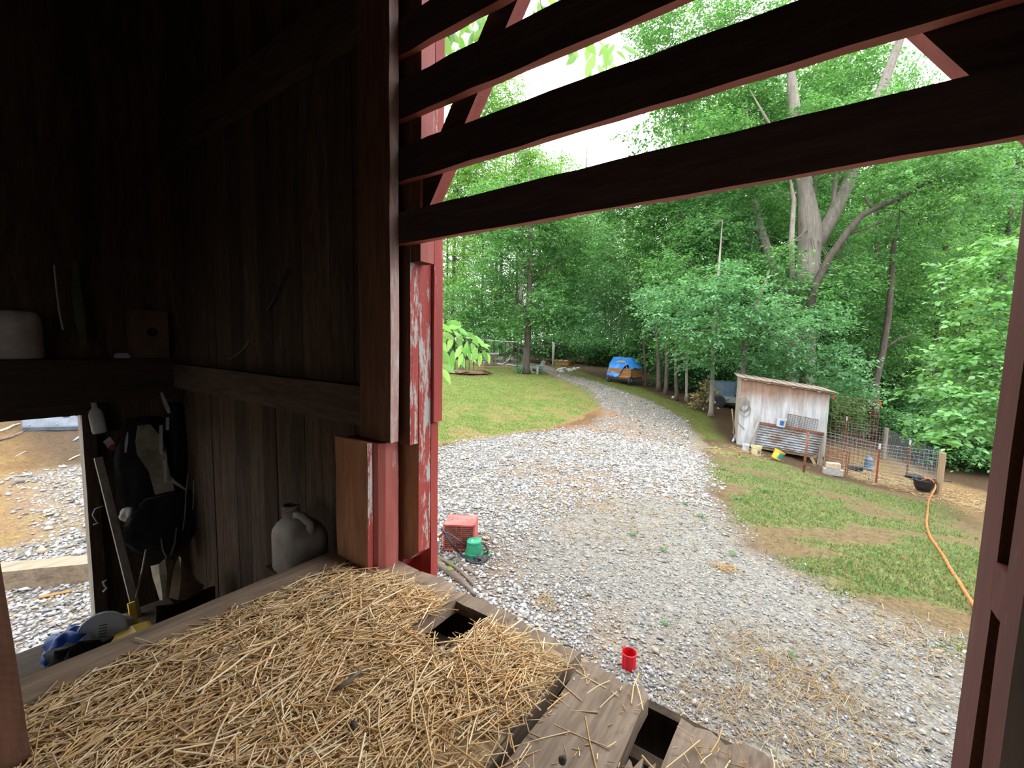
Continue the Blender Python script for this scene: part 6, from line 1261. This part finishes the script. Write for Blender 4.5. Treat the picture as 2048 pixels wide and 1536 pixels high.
# chain link kennel fence
def chain(A2, B2, h, name, label, nposts, dv=.35):
    t = thing(name, label, 'fence', A2)
    for k in range(nposts):
        p = A2+(B2-A2)*k/(nposts-1); p[2] = hgt(p[0], p[1]); mb = MB(); mb.tube([p, p+ez*h], .035, 6); mb.build('post', 'steel_dark', t)
    for hh in (h, .1):
        mb = MB(); a_, b_ = A2.copy(), B2.copy(); a_[2] = hgt(a_[0], a_[1])+hh; b_[2] = hgt(b_[0], b_[1])+hh; mb.tube([a_, b_], .03, 5); mb.build('rail', 'galv', t)
    L = np.linalg.norm(B2-A2); mb = MB(); n = int(L/dv); u_ = (B2-A2)/L
    for k in range(-int(h/dv), n+1):
        for s in (1, -1):
            x0 = k*dv; x1 = x0+h; z0, z1 = (0, h) if s > 0 else (h, 0)
            c0, c1 = max(0, x0), min(L, x1)
            if c1 <= c0: continue
            f = lambda c_: z0+(z1-z0)*(c_-x0)/h
            p, q = A2+u_*c0, A2+u_*c1; p = np.array([p[0], p[1], hgt(p[0], p[1])+f(c0)]); q = np.array([q[0], q[1], hgt(q[0], q[1])+f(c1)]); mb.tube([p, q], .006, 3, cap=False)
    mb.build('wire_mesh', 'mesh_dark', t); return t
Dk = depth(gnd(1033, 735)); K0 = foot(965, Dk+3); K1 = foot(1034, Dk+.5); chain(K0, K1, hcol(1034, 686, K1), 'chain_link_fence', 'dark chain link fence panel left of the yard tree', 4)
K2 = foot(860, Dk+8); K3 = foot(902, Dk+7); chain(K2, K3, 1.5, 'chain_link_fence', 'short chain link fence beside the red corner board', 3, .4)
# white post, rail, raised bed, rubble
g = gnd(1106, 733); stick('white_post', 'white wooden post at the drive bend', [g, g+ez*hcol(1106, 685, g)], .10, 'strap_white', 'post', 8)
D_ = depth(g)+3; q = [atd(1036, 677, D_), atd(1085, 684, D_), atd(1136, 695, D_)]; stick('rail_log', 'long log rail running behind the white post', q, [.10, .09, .08], 'bark', 'rail', 7); 
for px in (1040, 1132): b0 = foot(px, D_); mb = MB(); mb.tube([b0, b0+ez*(atd(px, 678 if px < 1100 else 695, D_)[2]-b0[2])], .07, 7); one('rail_post', 'dark post holding the %s end of the log rail' % ('far' if px < 1100 else 'near'), 'post', mb, 'bark', b0, smooth=True, part='shaft')
g = gnd(1122, 730); S = depth(g)/FPX; t = local_thing('raised_bed', 'orange brown timber raised bed right of the white post', 'planter', g, rz=frame_at(g, yaw=-.2))
for k in range(2): mb = MB(); mb.box(-16*S, 15*S, -.05, .05, k*4.2*S, k*4.2*S+4*S); mb.build('board', 'wood_orange', t)
for x_ in (-16*S, 15*S): mb = MB(); mb.box(x_-.05, x_+.05, 0, 1.6, 0, 8*S); mb.build('board', 'wood_orange', t)
mb = MB(); mb.box(-15*S, 14*S, .05, 1.5, 0, 7*S); mb.build('soil', 'bark', t)
for (x_, w0) in ((-12, 3), (-2, 5), (9, 4)): mb = MB(); mb.box((x_-w0)*S, (x_+w0)*S, .0, .4, 8*S, 10*S); mb.build('stone', 'stone_pale', t, bevel=.04)
mb = MB(); A2, B2 = gp(1062, 722, .1), gp(1100, 728, .1); mb.obox((A2+B2)/2, (B2-A2)/2, nrm(np.array([A2[0], A2[1], 0]))*.15, ez*.1); one('fallen_timber', 'brown timber lying left of the white post', 'timber', mb, 'wood_red', A2)
rr_ = random.Random(9)
for k in range(9):
    p = gp(1132+rr_.uniform(-14, 28), 741+rr_.uniform(-3, 5), .05); one('pale_rock', 'pale rock in the heap by the drive bend', 'rock', blobmesh(p, (.22, .2, .12), k, 10, 6, .3), 'stone_pale', p, group='heap of pale rocks by the drive bend')
p = gnd(1347, 797); one('pale_rock', 'single pale rock at the foot of the curving trunk', 'rock', blobmesh(p+ez*.06, (.10, .09, .08), 44, 10, 6, .2), 'stone_pale', p)
# iris clump beside the yard tree
g = gnd(1038, 747); V = []; F = []; C = []
for k in range(26):
    a = rr_.uniform(0, 6.28); l = rr_.uniform(.45, .85); d = np.array([math.cos(a)*.55, math.sin(a)*.55, 1]); sd = np.array([-math.sin(a), math.cos(a), 0])*.03; q = len(V); b = g+np.array([rr_.uniform(-.3, .3), rr_.uniform(-.3, .3), 0])
    V += [b-sd, b+sd, b+d*l*.6+sd, b+d*l]; F.append((q, q+1, q+2, q+3)); C += [np.array((.05,.13,.06))*rr_.uniform(.8, 1.4)]*4
t = thing('iris_clump', 'clump of upright blade leaves left of the yard tree', 'plant', g); o = arr_mesh('leaves', np.array(V), np.array(F), 'leaf_mix', t, np.array(C)); o['kind'] = 'stuff'
